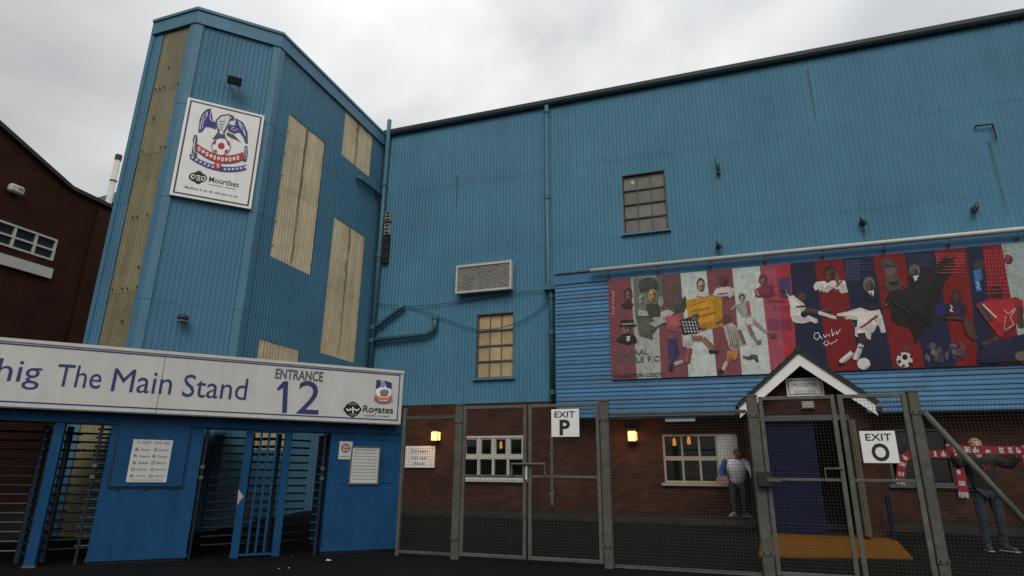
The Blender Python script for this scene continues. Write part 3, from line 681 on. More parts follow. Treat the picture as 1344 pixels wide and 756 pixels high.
def fig(shapes, conv, base=.002, label=None):
    out_ = []
    for sh in shapes:
        if conv in (zB_, zC_) and max(sh[0]) < 126 and not (sh[0][0] > 100 and sh[0][1] < 45): sh = (tuple(int(v*.74) for v in sh[0]),)+tuple(sh[1:])
        out_.append(sh)
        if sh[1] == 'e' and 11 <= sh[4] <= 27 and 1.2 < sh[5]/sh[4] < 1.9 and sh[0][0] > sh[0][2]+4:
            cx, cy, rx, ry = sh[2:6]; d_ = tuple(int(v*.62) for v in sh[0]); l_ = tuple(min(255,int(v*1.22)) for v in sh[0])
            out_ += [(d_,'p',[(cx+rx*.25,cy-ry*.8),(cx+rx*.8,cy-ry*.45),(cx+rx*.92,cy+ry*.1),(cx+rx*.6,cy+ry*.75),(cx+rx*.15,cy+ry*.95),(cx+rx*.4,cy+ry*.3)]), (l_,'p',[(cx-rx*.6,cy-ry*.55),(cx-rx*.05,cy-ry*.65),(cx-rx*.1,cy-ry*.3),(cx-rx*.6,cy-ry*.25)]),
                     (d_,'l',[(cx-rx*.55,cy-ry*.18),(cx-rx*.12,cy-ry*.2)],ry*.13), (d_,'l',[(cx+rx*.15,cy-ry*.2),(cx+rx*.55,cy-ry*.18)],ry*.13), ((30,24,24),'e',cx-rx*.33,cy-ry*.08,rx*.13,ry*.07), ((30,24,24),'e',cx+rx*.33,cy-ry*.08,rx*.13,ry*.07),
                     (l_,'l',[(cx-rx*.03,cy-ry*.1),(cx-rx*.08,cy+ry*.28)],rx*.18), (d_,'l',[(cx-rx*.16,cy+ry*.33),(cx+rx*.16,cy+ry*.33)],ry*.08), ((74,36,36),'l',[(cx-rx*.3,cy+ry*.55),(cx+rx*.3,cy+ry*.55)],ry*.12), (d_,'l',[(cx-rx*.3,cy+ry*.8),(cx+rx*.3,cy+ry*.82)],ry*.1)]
    o2 = []
    for sh in out_:
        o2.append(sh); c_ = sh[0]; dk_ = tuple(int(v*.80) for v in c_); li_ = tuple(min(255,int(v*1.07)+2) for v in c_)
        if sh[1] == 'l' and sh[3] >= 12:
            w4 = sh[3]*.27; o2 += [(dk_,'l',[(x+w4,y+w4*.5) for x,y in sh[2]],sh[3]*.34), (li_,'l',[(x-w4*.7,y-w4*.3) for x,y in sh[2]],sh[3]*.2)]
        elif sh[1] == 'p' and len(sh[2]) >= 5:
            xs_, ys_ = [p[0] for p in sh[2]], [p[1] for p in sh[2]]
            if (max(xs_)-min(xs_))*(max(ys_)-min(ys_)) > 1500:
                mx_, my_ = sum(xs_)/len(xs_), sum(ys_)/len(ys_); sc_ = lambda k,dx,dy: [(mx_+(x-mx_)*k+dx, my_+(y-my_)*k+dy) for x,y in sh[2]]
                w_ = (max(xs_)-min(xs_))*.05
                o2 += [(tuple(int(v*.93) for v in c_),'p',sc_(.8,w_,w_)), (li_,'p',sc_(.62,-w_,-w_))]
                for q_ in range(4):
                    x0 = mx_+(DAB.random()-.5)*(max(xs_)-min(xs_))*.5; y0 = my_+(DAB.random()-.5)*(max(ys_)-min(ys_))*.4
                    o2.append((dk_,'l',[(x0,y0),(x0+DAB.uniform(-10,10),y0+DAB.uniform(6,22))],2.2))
    shapes = o2
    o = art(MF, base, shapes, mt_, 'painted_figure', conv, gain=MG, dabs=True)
    return o
random.seed(11)
# left photographs and heads
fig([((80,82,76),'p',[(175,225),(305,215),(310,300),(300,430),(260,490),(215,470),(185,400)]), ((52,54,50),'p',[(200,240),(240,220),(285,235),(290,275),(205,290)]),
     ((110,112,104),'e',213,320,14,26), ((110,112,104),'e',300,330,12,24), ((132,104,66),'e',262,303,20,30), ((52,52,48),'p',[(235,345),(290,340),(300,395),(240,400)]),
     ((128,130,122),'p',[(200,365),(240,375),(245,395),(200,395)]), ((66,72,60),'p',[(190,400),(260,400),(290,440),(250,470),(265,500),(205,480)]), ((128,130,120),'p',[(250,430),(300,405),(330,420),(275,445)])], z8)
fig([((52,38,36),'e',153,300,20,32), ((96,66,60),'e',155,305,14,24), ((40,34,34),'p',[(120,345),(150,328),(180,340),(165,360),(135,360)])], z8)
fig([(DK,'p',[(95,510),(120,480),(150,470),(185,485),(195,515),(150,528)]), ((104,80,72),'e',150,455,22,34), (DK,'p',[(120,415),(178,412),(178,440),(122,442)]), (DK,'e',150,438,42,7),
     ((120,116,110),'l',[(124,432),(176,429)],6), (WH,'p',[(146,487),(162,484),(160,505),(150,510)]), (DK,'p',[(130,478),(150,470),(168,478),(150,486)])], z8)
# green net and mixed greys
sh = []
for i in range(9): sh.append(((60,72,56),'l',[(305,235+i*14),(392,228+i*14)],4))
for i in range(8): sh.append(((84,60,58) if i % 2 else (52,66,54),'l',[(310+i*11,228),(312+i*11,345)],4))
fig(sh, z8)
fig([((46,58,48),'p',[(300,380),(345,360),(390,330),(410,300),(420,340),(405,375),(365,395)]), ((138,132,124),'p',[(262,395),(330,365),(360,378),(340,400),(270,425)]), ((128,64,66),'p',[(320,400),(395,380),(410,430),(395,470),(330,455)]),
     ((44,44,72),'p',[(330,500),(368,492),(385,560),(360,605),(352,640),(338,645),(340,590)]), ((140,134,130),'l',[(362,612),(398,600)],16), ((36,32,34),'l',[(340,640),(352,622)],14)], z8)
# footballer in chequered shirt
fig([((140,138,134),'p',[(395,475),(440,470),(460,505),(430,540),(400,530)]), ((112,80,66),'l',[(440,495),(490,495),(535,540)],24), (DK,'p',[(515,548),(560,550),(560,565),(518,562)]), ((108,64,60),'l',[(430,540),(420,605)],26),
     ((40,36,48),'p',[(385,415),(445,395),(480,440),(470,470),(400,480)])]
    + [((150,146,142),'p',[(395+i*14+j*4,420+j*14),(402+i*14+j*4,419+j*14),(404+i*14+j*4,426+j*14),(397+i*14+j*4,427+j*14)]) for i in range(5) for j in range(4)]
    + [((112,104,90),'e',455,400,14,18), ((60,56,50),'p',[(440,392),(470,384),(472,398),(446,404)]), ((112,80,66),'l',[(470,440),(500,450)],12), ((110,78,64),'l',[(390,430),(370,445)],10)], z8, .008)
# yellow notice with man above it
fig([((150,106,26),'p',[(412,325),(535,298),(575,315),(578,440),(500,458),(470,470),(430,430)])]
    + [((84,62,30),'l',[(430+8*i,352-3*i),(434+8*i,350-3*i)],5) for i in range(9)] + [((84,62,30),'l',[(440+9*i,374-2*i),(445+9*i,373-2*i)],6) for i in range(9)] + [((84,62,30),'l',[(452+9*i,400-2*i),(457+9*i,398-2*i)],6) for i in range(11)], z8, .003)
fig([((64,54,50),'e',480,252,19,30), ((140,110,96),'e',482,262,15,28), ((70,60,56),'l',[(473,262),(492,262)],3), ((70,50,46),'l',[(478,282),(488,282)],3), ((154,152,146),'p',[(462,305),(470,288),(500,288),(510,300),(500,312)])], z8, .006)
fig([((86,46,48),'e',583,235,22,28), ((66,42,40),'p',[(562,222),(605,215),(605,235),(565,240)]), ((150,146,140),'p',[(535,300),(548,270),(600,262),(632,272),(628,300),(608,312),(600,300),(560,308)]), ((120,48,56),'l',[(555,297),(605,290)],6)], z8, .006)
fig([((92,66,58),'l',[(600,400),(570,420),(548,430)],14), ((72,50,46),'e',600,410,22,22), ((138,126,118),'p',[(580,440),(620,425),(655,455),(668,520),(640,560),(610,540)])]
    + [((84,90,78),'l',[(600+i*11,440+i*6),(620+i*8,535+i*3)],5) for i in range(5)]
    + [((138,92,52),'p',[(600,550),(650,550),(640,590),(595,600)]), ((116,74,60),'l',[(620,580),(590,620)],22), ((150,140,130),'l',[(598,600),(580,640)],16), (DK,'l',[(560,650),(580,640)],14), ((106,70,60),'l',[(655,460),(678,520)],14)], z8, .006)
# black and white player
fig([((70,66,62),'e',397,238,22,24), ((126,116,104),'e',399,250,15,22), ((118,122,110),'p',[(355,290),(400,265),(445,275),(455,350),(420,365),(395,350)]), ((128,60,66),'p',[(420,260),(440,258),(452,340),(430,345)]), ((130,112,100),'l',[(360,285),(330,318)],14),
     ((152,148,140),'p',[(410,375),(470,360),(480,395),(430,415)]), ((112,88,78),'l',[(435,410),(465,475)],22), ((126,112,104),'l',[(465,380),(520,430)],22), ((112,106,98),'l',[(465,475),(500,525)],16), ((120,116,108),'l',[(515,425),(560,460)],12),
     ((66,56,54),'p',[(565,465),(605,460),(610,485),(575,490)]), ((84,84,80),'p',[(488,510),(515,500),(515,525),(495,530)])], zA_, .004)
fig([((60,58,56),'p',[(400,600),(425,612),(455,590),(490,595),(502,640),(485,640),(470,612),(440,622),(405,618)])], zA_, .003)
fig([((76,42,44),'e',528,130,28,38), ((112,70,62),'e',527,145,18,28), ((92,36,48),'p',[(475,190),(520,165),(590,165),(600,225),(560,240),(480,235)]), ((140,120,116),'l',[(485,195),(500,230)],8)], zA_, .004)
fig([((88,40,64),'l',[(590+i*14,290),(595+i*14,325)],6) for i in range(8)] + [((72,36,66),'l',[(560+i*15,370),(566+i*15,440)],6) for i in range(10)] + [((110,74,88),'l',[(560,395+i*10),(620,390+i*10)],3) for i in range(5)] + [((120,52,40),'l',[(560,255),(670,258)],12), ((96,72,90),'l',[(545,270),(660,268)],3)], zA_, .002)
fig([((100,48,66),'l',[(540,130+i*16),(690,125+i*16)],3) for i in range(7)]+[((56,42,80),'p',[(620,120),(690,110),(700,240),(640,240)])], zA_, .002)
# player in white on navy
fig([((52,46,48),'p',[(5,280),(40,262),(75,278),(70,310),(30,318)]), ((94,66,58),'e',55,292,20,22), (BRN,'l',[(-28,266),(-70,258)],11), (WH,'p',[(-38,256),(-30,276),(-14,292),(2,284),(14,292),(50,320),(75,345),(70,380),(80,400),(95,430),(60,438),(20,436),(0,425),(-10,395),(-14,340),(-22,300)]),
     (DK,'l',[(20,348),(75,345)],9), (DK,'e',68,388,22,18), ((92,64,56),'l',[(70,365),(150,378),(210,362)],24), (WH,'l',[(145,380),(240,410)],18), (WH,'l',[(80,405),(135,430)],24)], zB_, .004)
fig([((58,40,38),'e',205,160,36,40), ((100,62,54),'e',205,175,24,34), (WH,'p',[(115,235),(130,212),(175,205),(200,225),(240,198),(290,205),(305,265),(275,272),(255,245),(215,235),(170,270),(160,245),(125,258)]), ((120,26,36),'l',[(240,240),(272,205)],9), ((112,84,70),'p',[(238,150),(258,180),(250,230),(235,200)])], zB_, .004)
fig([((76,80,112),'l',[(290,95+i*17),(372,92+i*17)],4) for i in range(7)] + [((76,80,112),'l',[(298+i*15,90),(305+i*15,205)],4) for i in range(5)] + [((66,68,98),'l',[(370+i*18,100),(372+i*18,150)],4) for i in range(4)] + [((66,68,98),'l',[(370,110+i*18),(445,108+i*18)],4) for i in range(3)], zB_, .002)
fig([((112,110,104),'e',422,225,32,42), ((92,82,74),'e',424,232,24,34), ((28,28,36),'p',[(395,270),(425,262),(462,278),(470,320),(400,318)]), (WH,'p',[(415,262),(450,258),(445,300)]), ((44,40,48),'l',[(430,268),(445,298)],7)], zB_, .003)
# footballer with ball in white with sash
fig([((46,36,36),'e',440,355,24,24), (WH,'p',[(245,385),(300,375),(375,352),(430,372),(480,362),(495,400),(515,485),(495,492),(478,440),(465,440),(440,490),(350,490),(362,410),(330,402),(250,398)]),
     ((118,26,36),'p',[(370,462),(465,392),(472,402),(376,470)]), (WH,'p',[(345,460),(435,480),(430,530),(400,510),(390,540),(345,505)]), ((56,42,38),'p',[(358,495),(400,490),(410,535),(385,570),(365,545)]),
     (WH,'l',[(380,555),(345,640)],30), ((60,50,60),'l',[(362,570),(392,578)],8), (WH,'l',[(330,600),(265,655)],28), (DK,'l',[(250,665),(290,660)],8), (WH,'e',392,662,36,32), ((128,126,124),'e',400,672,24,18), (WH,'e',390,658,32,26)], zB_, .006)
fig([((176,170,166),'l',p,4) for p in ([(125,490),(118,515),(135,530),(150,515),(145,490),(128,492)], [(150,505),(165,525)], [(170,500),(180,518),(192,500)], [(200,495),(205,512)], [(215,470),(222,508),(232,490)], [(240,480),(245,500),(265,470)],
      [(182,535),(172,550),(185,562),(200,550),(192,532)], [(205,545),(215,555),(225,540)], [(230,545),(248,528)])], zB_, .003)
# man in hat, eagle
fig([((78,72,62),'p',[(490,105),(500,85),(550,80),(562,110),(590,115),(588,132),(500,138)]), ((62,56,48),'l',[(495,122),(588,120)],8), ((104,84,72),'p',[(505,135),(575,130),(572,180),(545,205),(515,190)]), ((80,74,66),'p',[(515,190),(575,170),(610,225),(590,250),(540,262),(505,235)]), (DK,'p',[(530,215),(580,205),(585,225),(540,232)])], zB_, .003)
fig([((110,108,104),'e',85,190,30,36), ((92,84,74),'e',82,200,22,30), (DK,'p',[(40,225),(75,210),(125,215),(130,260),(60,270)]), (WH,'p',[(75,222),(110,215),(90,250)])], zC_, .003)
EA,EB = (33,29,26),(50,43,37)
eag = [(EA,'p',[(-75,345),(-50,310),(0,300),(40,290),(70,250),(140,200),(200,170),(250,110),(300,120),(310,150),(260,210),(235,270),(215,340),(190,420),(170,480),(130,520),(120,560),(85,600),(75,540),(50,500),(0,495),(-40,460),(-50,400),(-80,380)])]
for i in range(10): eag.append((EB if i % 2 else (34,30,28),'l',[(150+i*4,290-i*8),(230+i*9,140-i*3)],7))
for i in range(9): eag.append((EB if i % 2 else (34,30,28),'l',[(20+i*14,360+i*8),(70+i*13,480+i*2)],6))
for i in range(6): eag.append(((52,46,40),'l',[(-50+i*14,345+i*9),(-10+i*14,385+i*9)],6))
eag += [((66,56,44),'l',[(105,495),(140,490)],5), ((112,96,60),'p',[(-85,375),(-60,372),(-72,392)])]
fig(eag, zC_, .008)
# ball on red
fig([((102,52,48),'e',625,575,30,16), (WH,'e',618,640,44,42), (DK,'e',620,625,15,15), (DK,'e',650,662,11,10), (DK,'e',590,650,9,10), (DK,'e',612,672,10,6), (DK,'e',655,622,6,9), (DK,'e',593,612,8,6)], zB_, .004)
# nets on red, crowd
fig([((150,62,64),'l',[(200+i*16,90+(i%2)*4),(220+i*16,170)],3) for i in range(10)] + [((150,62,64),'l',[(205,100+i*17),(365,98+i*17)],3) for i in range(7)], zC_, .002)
fig([((140,50,54),'l',[(470+i*17,70),(500+i*17,320)],3) for i in range(7)] + [((140,50,54),'l',[(470,85+i*21),(600,82+i*21)],3) for i in range(12)], zC_, .002)
fig([((70,74,104),'l',[(60+i*16,100),(64+i*16,170)],3) for i in range(8)] + [((70,74,104),'l',[(55,105+i*14),(190,100+i*14)],3) for i in range(5)], zC_, .002)
fig([((36,36,58),'p',[(195,390),(250,370),(290,385),(280,445),(330,445),(240,460),(195,455)]), ((34,40,96),'p',[(200,380),(255,372),(262,420),(205,440)]), ((62,44,40),'e',315,330,28,36), ((86,58,50),'e',316,340,18,28), ((70,28,44),'p',[(275,365),(340,358),(370,385),(365,450),(300,455),(270,430)]), ((34,36,84),'l',[(330,370),(335,450)],22), (WH,'l',[(280,380),(292,395),(278,412),(296,418)],7),
     ((88,56,48),'l',[(260,452),(345,455)],14), ((86,54,48),'p',[(345,450),(400,465),(430,560),(410,580),(370,540)])], zC_, .005)
fig([((62,58,54),'e',440,160,30,32), ((48,84,128),'p',[(410,190),(450,180),(462,230),(440,250),(455,300),(425,305),(418,250)]), ((120,140,160),'l',[(425,255),(440,262),(430,282),(446,292)],7)], zC_, .003)
fig([((86,54,48),'e',603,130,24,26), ((120,44,40),'e',605,128,14,18)], zC_, .003)
fig([((34,30,30),'p',[(500,285),(540,270),(570,290),(565,345),(520,350)]), ((60,42,38),'e',532,325,26,36), ((126,28,34),'p',[(420,380),(500,345),(560,350),(640,335),(680,355),(690,420),(660,470),(560,560),(490,480)]), ((84,54,46),'l',[(660,390),(672,500)],32), ((96,60,52),'l',[(440,380),(500,465)],36), (WH,'l',[(460,378),(535,450)],9), ((84,54,46),'l',[(460,605),(550,565)],36),
     ((150,104,104),'l',[(570,405),(600,430),(640,400),(610,450),(630,490),(580,520)],8), ((150,104,104),'l',[(585,440),(575,520)],6), ((30,32,62),'p',[(430,660),(450,620),(560,570),(690,540),(720,690),(430,700)]), ((110,96,88),'e',672,662,36,26)], zC_, .006)
random.seed(5)
fig([((random.randint(44,110),)*2+(random.randint(70,120),),'e',150+random.random()*210,600+random.random()*85,9+random.random()*12,10+random.random()*14) for _ in range(26)] + [((random.randint(90,130),66,60),'e',300+random.random()*60,590+random.random()*70,12,14) for _ in range(8)], zC_, .004)
# mural lettering
def mtext(s, conv, x0, y0, x1, y1, m_, c=.011):
    xm, ym = (x0+x1)/2, (y0+y1)/2
    text(MF, s, MF.px(*conv(x0,ym))[0], MF.px(*conv(x1,ym))[0], MF.px(*conv(xm,y1))[1], MF.px(*conv(xm,y0))[1], c, m_, mt_, bold=.02)
mtext('PALPAAL', z8, 100, 547, 245, 572, INKG); mtext('PAPPLE F.C', z8, 102, 578, 295, 604, INKG); mtext('EXHIBITION COOT', z8, 90, 654, 308, 671, INKB)
sgn = art(MF, .003, [((170,120,122),'l',[(80+(i%2)*3,285+i*12),(90-(i%3)*2,290+i*12)],5) for i in range(9)], mt_, 'lettering', z8, gain=MG)

# ------------------------------------------------------------------ stair tower
st = thing('stair_tower', 'tall angular blue corrugated tower with dirty cream panels', 'building', (XC-1.5, 12, 0))
def rect(fr, pts):
    v = [fr.px(*p) for p in pts]; return ((v[0][0]+v[3][0])/2, (v[1][0]+v[2][0])/2, (v[2][1]+v[3][1])/2, (v[0][1]+v[1][1])/2)
W1 = rect(SIDE, ((380,152),(426,184),(407.5,360),(353,337))); W2 = rect(SIDE, ((454,143),(490,170),(485,230),(448,206)))
W3 = rect(SIDE, ((438,287),(478,307),(466,474),(420,466)))
W4t = SIDE.px(360,450)[1]; W4 = (SIDE.px(334,460)[0]+.12, SIDE.px(392,465)[0], W4t-2.6, W4t)
STR = (LEFT.px(213,62)[0], LEFT.px(246,45)[0]+.02, -.1, TOP-.46)
co = (0, 2.6, 5.0, 7.5, 10.0, TOP-.42)
corr(SIDE, YE+.14, WY-.004, co, CLADT, st, [W1,W2,W3,W4], pitch=.11)
corr(FRONT, AL+.12, -.12, co, CLADT, st, pitch=.11, sheetw=.9)
corr(LEFT, AW, -.12, co, CLADT, st, [STR], pitch=.11)
def sheets(fr, h, cols, rows, m_, c=-.012):
    a0,a1,b0,b1 = h; rr = [b0+(b1-b0)*i/rows for i in range(rows+1)]
    return corr(fr, a0, a1, rr, m_, st, pitch=.11, sheetw=(a1-a0)/cols, name='translucent_sheet', c=c, depth=.010)
sheets(SIDE, W1, 2, 2, SHEET); sheets(SIDE, W2, 2, 1, SHEET); sheets(SIDE, W3, 2, 2, SHEET); sheets(SIDE, W4, 2, 1, SHEET)
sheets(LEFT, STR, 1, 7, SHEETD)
STAIN = mat('lichen_stain', (0.2,0.16,0.069), .8, var=.35, scale=5)
for h_, xs_ in ((W1,(.5,)),(W3,(.5,)),(W2,(.45,))):
    for k_ in xs_:
        xm = h_[0]+(h_[1]-h_[0])*k_; mb = MB(); rg = random.Random(int(xm*100)); nn = 14; hh = (h_[3]-h_[2])
        for i in range(nn):
            z1_ = h_[3]-.01-hh*.97*i/nn; z0_ = z1_-hh*.97/nn*1.04; wv_ = (.055 if i < nn*.5 else .03)*rg.uniform(.35,1.1); ox = rg.uniform(-.02,.02)
            SIDE.quad(mb, [(xm+ox-wv_,z0_),(xm+ox+wv_*.6,z0_-.02),(xm+ox+wv_,z1_),(xm+ox-wv_*.7,z1_)], .0125, .0145+.0002*i)
        build('lap_stain', mb, STAIN, st, kind='stuff')
mb = MB()                                                    # rusty fixings along the cream strip
for i in range(1,7):
    b = STR[3]-(STR[3]-STR[2])*i/7
    for k in range(7):
        if random.random() < .6: mb.obox(LEFT.P(STR[0]+.1+k*.15, b+.03+random.uniform(-.02,.02), .03), Vector((.016,0,0)), Vector((0,.01,0)), Vector((0,0,.016)))
    for k in range(1): mb.obox(LEFT.P(STR[0]+random.uniform(.15,.9), b+random.uniform(.5,1.2), .03), Vector((.018,0,0)), Vector((0,.01,0)), Vector((0,0,.022)))
for i in range(6): 
    for a in (W1[0]+.03, W1[1]-.03): mb.obox(SIDE.P(a, W1[2]+.3+i*.66, .03), Vector((.01,0,0)), Vector((0,.014,0)), Vector((0,0,.014)))
build('fixing_screws', mb, BLACK, st, kind='stuff')
# solid body behind the sheets, with the holes left to the sheets
pA, pB = FRONT.P(0,0,-.03), FRONT.P(AL,0,-.03); pW = LEFT.P(AW,0,-.03)
foot = [(XC-.03, WY+.25), (XC-.03, YE+.02), (pB.x, pB.y+.03), (pW.x, pW.y+.001), (pW.x, WY+.25)]
mb = MB(); n = len(foot); mb.add([(x,y,z) for z in (0,TOP-.1) for x,y in foot], [tuple(range(n)), tuple(range(n,2*n))]+[(i,(i+1)%n,n+(i+1)%n,n+i) for i in range(n)])
build('wall_core', mb, TRIMD, st)
# fascia, flashings
e1, e2, e3, e4 = Vector((XC,WY-.0,0)), Vector((XC,YE,0)), FRONT.P(AL,0,0), LEFT.P(AW,0,0)
def band(pts, out_, z0, z1, name, m_):
    mb = MB(); n = len(pts)
    vs = [p+Vector((0,0,z)) for p in pts for z in (z0,z1)] + [p+o+Vector((0,0,z)) for p,o in zip(pts,out_) for z in (z0,z1)]
    k = 2*n; fs = []
    for i in range(n-1):
        a,b = 2*i, 2*i+2; fs += [(a,b,b+1,a+1),(k+a,k+b,k+b+1,k+a+1),(a,b,k+b,k+a),(a+1,b+1,k+b+1,k+a+1)]
    fs += [(0,1,k+1,k),(2*n-2,2*n-1,k+2*n-1,k+2*n-2)]
    mb.add(vs, fs); return build(name, mb, m_, st)
nS, nD, nL = Vector((1,0,0)), DN, Vector((0,-1,0))
mit = lambda a, b: (a+b)/(1+a.dot(b))
off = lambda k: [nS*k, mit(nS,nD)*k, mit(nD,nL)*k, nL*k]
pts4 = [e1,e2,e3,e4]
band(pts4, off(.075), TOP-.44, TOP-.0, 'fascia', TRIM)
band([p+o for p,o in zip(pts4, off(.077))], off(.03), TOP-.06, TOP+.02, 'fascia_capping', TRIM)
mb = MB(); mb.add([(x,y,TOP-.02) for x,y in foot], [tuple(range(5))]); build('roof', mb, TRIMD, st)
for a, b, p, q in ((nS,nD,e2,0),(nD,nL,e3,1)):               # corner flashings
    da, db = (Vector((0,1,0)), -DU) if q == 0 else (DU, Vector((-1,0,0)))
    mb = MB(); mo = mit(a,b)
    for z0, z1 in zip(co[:-1], co[1:]):
        t_ = .046
        vs = []
        for z in (z0-.04, z1-.02):
            t2 = t_+.006*(z == z0-.04)
            vs += [p+da*.16+a*t2+Vector((0,0,z)), p+mo*t2+Vector((0,0,z)), p+db*.16+b*t2+Vector((0,0,z)), p+db*.16+b*0.0+Vector((0,0,z)), p+da*.16+a*0.0+Vector((0,0,z))]
        mb.add(vs, [(i,(i+1)%5,5+(i+1)%5,5+i) for i in range(5)]+[(0,1,2,3,4),(5,6,7,8,9)])
    build('corner_flashing', mb, TRIM, st)
mb = MB(); LEFT.box(mb, AW-.03, AW+.10, 0, TOP-.442, .0, .05); build('corner_flashing', mb, TRIM, st)
mb = MB(); mb.obox((pW.x-.012, (pW.y+WY)/2, TOP/2-.1), Vector((.012,0,0)), Vector((0,(WY-pW.y)/2-.03,0)), Vector((0,0,TOP/2-.1))); build('side_wall', mb, CLADT, st)
# floodlight and dome lamp
a,b = FRONT.px(308,106,.3)
t = thing('floodlight', 'dark rectangular floodlight at the top of the tower front', 'floodlight', FRONT.P(a,b,.05))
mb = MB(); c = FRONT.P(a,b,.3); mb.obox(c, DU*.17, (DN*.9-Vector((0,0,.35))).normalized()*.08, (DN*.35+Vector((0,0,.9))).normalized()*.10); build('housing', mb, BLACK, t, bevel=.015)
mb = MB(); mb.obox(c+(DN*.9-Vector((0,0,.35))).normalized()*.083, DU*.145, (DN*.9-Vector((0,0,.35))).normalized()*.003, (DN*.35+Vector((0,0,.9))).normalized()*.08); build('glass', mb, GLASSB, t)
mb = MB(); mb.tube([FRONT.P(a-.1,b,.04), c-DU*.1], .018, 6); mb.tube([FRONT.P(a+.1,b,.04), c+DU*.1], .018, 6); build('bracket', mb, BLACK, t)
a,b = FRONT.px(240,417,.2)
t = thing('dome_lamp', 'small dark dome lamp low on the tower front above the sign', 'lamp', FRONT.P(a,b,.05))
mb = MB(); c = FRONT.P(a,b,.17); mb.sphere(c, .12, .12, .09, 12, 8); build('dome', mb, BLACK, t, smooth=True)
mb = MB(); mb.tube([c+Vector((0,0,-.055)), c+Vector((0,0,-.09))], [.115,.10], 12); build('lens', mb, LOUV, t)
mb = MB(); mb.tube([FRONT.P(a,b,.03), c], .03, 8); build('arm', mb, BLACK, t)
# club sign
cs = thing('club_sign', 'white club sign with eagle crest high on the tower front', 'sign', FRONT.P(*FRONT.px(275,265),.05))
CF = Fr(FRONT.P(0,0,.13), FRONT.u, FRONT.n)
h = rect(CF, ((247.5,128.5),(347.8,151),(329,274),(221.5,255)))
mb = MB(); CF.box(mb, *h, -.07, 0); build('panel', mb, WHITE, cs)
mb = MB(); CF.ring(mb, h[0]+.06, h[1]-.06, h[2]+.06, h[3]-.06, .035, .0005, .004); build('border', mb, mat('dark_plum_border', (0.035,0.0175,0.049), .5), cs)
zc = cv(4.7286, 220, 120); NV,RD,OT = (44,48,116),(160,44,44),(70,70,84)
def arc_band(y0, sl, sag, xc, hw, th_, x0, x1, n=12):
    f_ = lambda x: y0+sl*(x-x0)+sag*(1-((x-xc)/hw)**2)
    xs_ = [x0+(x1-x0)*i/n for i in range(n+1)]
    return [(x, f_(x)) for x in xs_]+[(x, f_(x)+th_) for x in reversed(xs_)]
LG = (186,184,186)
shp = [(OT,'p',[(268,104),(240,112),(214,138),(198,176),(190,256),(206,256),(220,246),(236,222),(262,224),(300,238),(304,196),(282,178)]), (NV,'p',[(264,112),(242,118),(219,142),(204,178),(197,248),(212,240),(232,212),(262,216),(296,226),(298,200),(276,184)]),
       (LG,'p',[(250,122),(226,142),(210,176),(206,206),(226,180),(248,150)]), (NV,'p',[(246,130),(224,156),(216,186),(236,160)]), (LG,'l',[(268,124),(262,168),(284,190)],5), (LG,'l',[(204,196),(202,238)],5), (LG,'l',[(222,190),(214,230)],4),
       (OT,'p',[(298,178),(330,146),(378,140),(410,152),(418,172),(404,182),(386,184),(382,212),(354,258),(362,294),(282,292),(312,250),(300,214)]), (LG,'p',[(307,184),(335,155),(378,149),(402,160),(384,172),(374,202),(344,250),(346,270),(322,262),(324,246),(310,214)]),
       ((26,26,34),'e',390,158,5,5), (OT,'p',[(400,158),(418,168),(410,184),(396,174)]), (OT,'l',[(318,190),(356,188)],5), (OT,'l',[(318,206),(352,204)],5), (OT,'l',[(320,222),(346,220)],5), (OT,'l',[(322,238),(340,236)],5), (OT,'l',[(300,272),(288,294)],7), (OT,'l',[(340,266),(352,292)],7),
       (OT,'p',[(424,166),(470,194),(496,252),(498,326),(482,322),(470,288),(446,256),(412,262),(378,248),(368,222),(390,204),(416,214)]), (NV,'p',[(428,176),(464,202),(490,256),(492,306),(476,282),(450,244),(412,254),(382,242),(376,224),(394,212),(426,222)]),
       (LG,'p',[(436,180),(462,208),(482,254),(484,284),(466,248),(446,216)]), (NV,'p',[(448,200),(466,226),(476,254),(456,226)]), (LG,'l',[(396,220),(440,238)],4), (LG,'l',[(392,232),(426,246)],4),
       (OT,'p',[(366,252),(414,272),(456,318),(436,306),(398,290),(366,272)]), (OT,'l',[(278,292),(366,296)],8),
       (OT,'e',332,344,60,56), ((206,202,198),'e',332,344,55,51), (RD,'e',333,340,21,21), (RD,'p',[(280,330),(284,312),(302,304),(298,330)]), (RD,'p',[(362,304),(384,318),(388,344),(372,332)]), (RD,'p',[(284,366),(302,362),(312,382),(296,380)]), (RD,'p',[(356,364),(378,360),(370,380),(350,388)]),
       (OT,'p',[(166,270),(182,272),(186,298),(178,330),(176,366),(186,404),(170,408),(156,386),(148,380),(158,330),(156,300)]), (LG,'l',[(172,284),(166,318),(163,352),(168,386)],7), (OT,'p',[(478,340),(494,338),(498,380),(490,430),(476,440),(464,428),(474,396)]), (LG,'l',[(486,350),(488,382),(480,420)],7),
       (OT,'p',arc_band(318,.2,46,322,146,52,176,470)), (RD,'p',arc_band(323,.2,46,322,143,42,180,465)), (OT,'p',arc_band(384,.205,42,312,175,32,138,488)), (NV,'p',arc_band(388,.205,42,312,172,24,142,484)), (RD,'e',310,460,24,24), (LG,'l',[(300,454),(320,450),(306,470),(322,468)],5)]
for i in range(11): x_ = 196+i*24; y_ = 323+.2*(x_-180)+46*(1-((x_-322)/143)**2); shp.append(((214,200,196),'l',[(x_-5,y_+32),(x_-4,y_+10),(x_+5,y_+30),(x_+6,y_+10)] if i % 2 else [(x_-5,y_+10),(x_-5,y_+32),(x_+5,y_+32),(x_+5,y_+12),(x_-5,y_+12)],5))
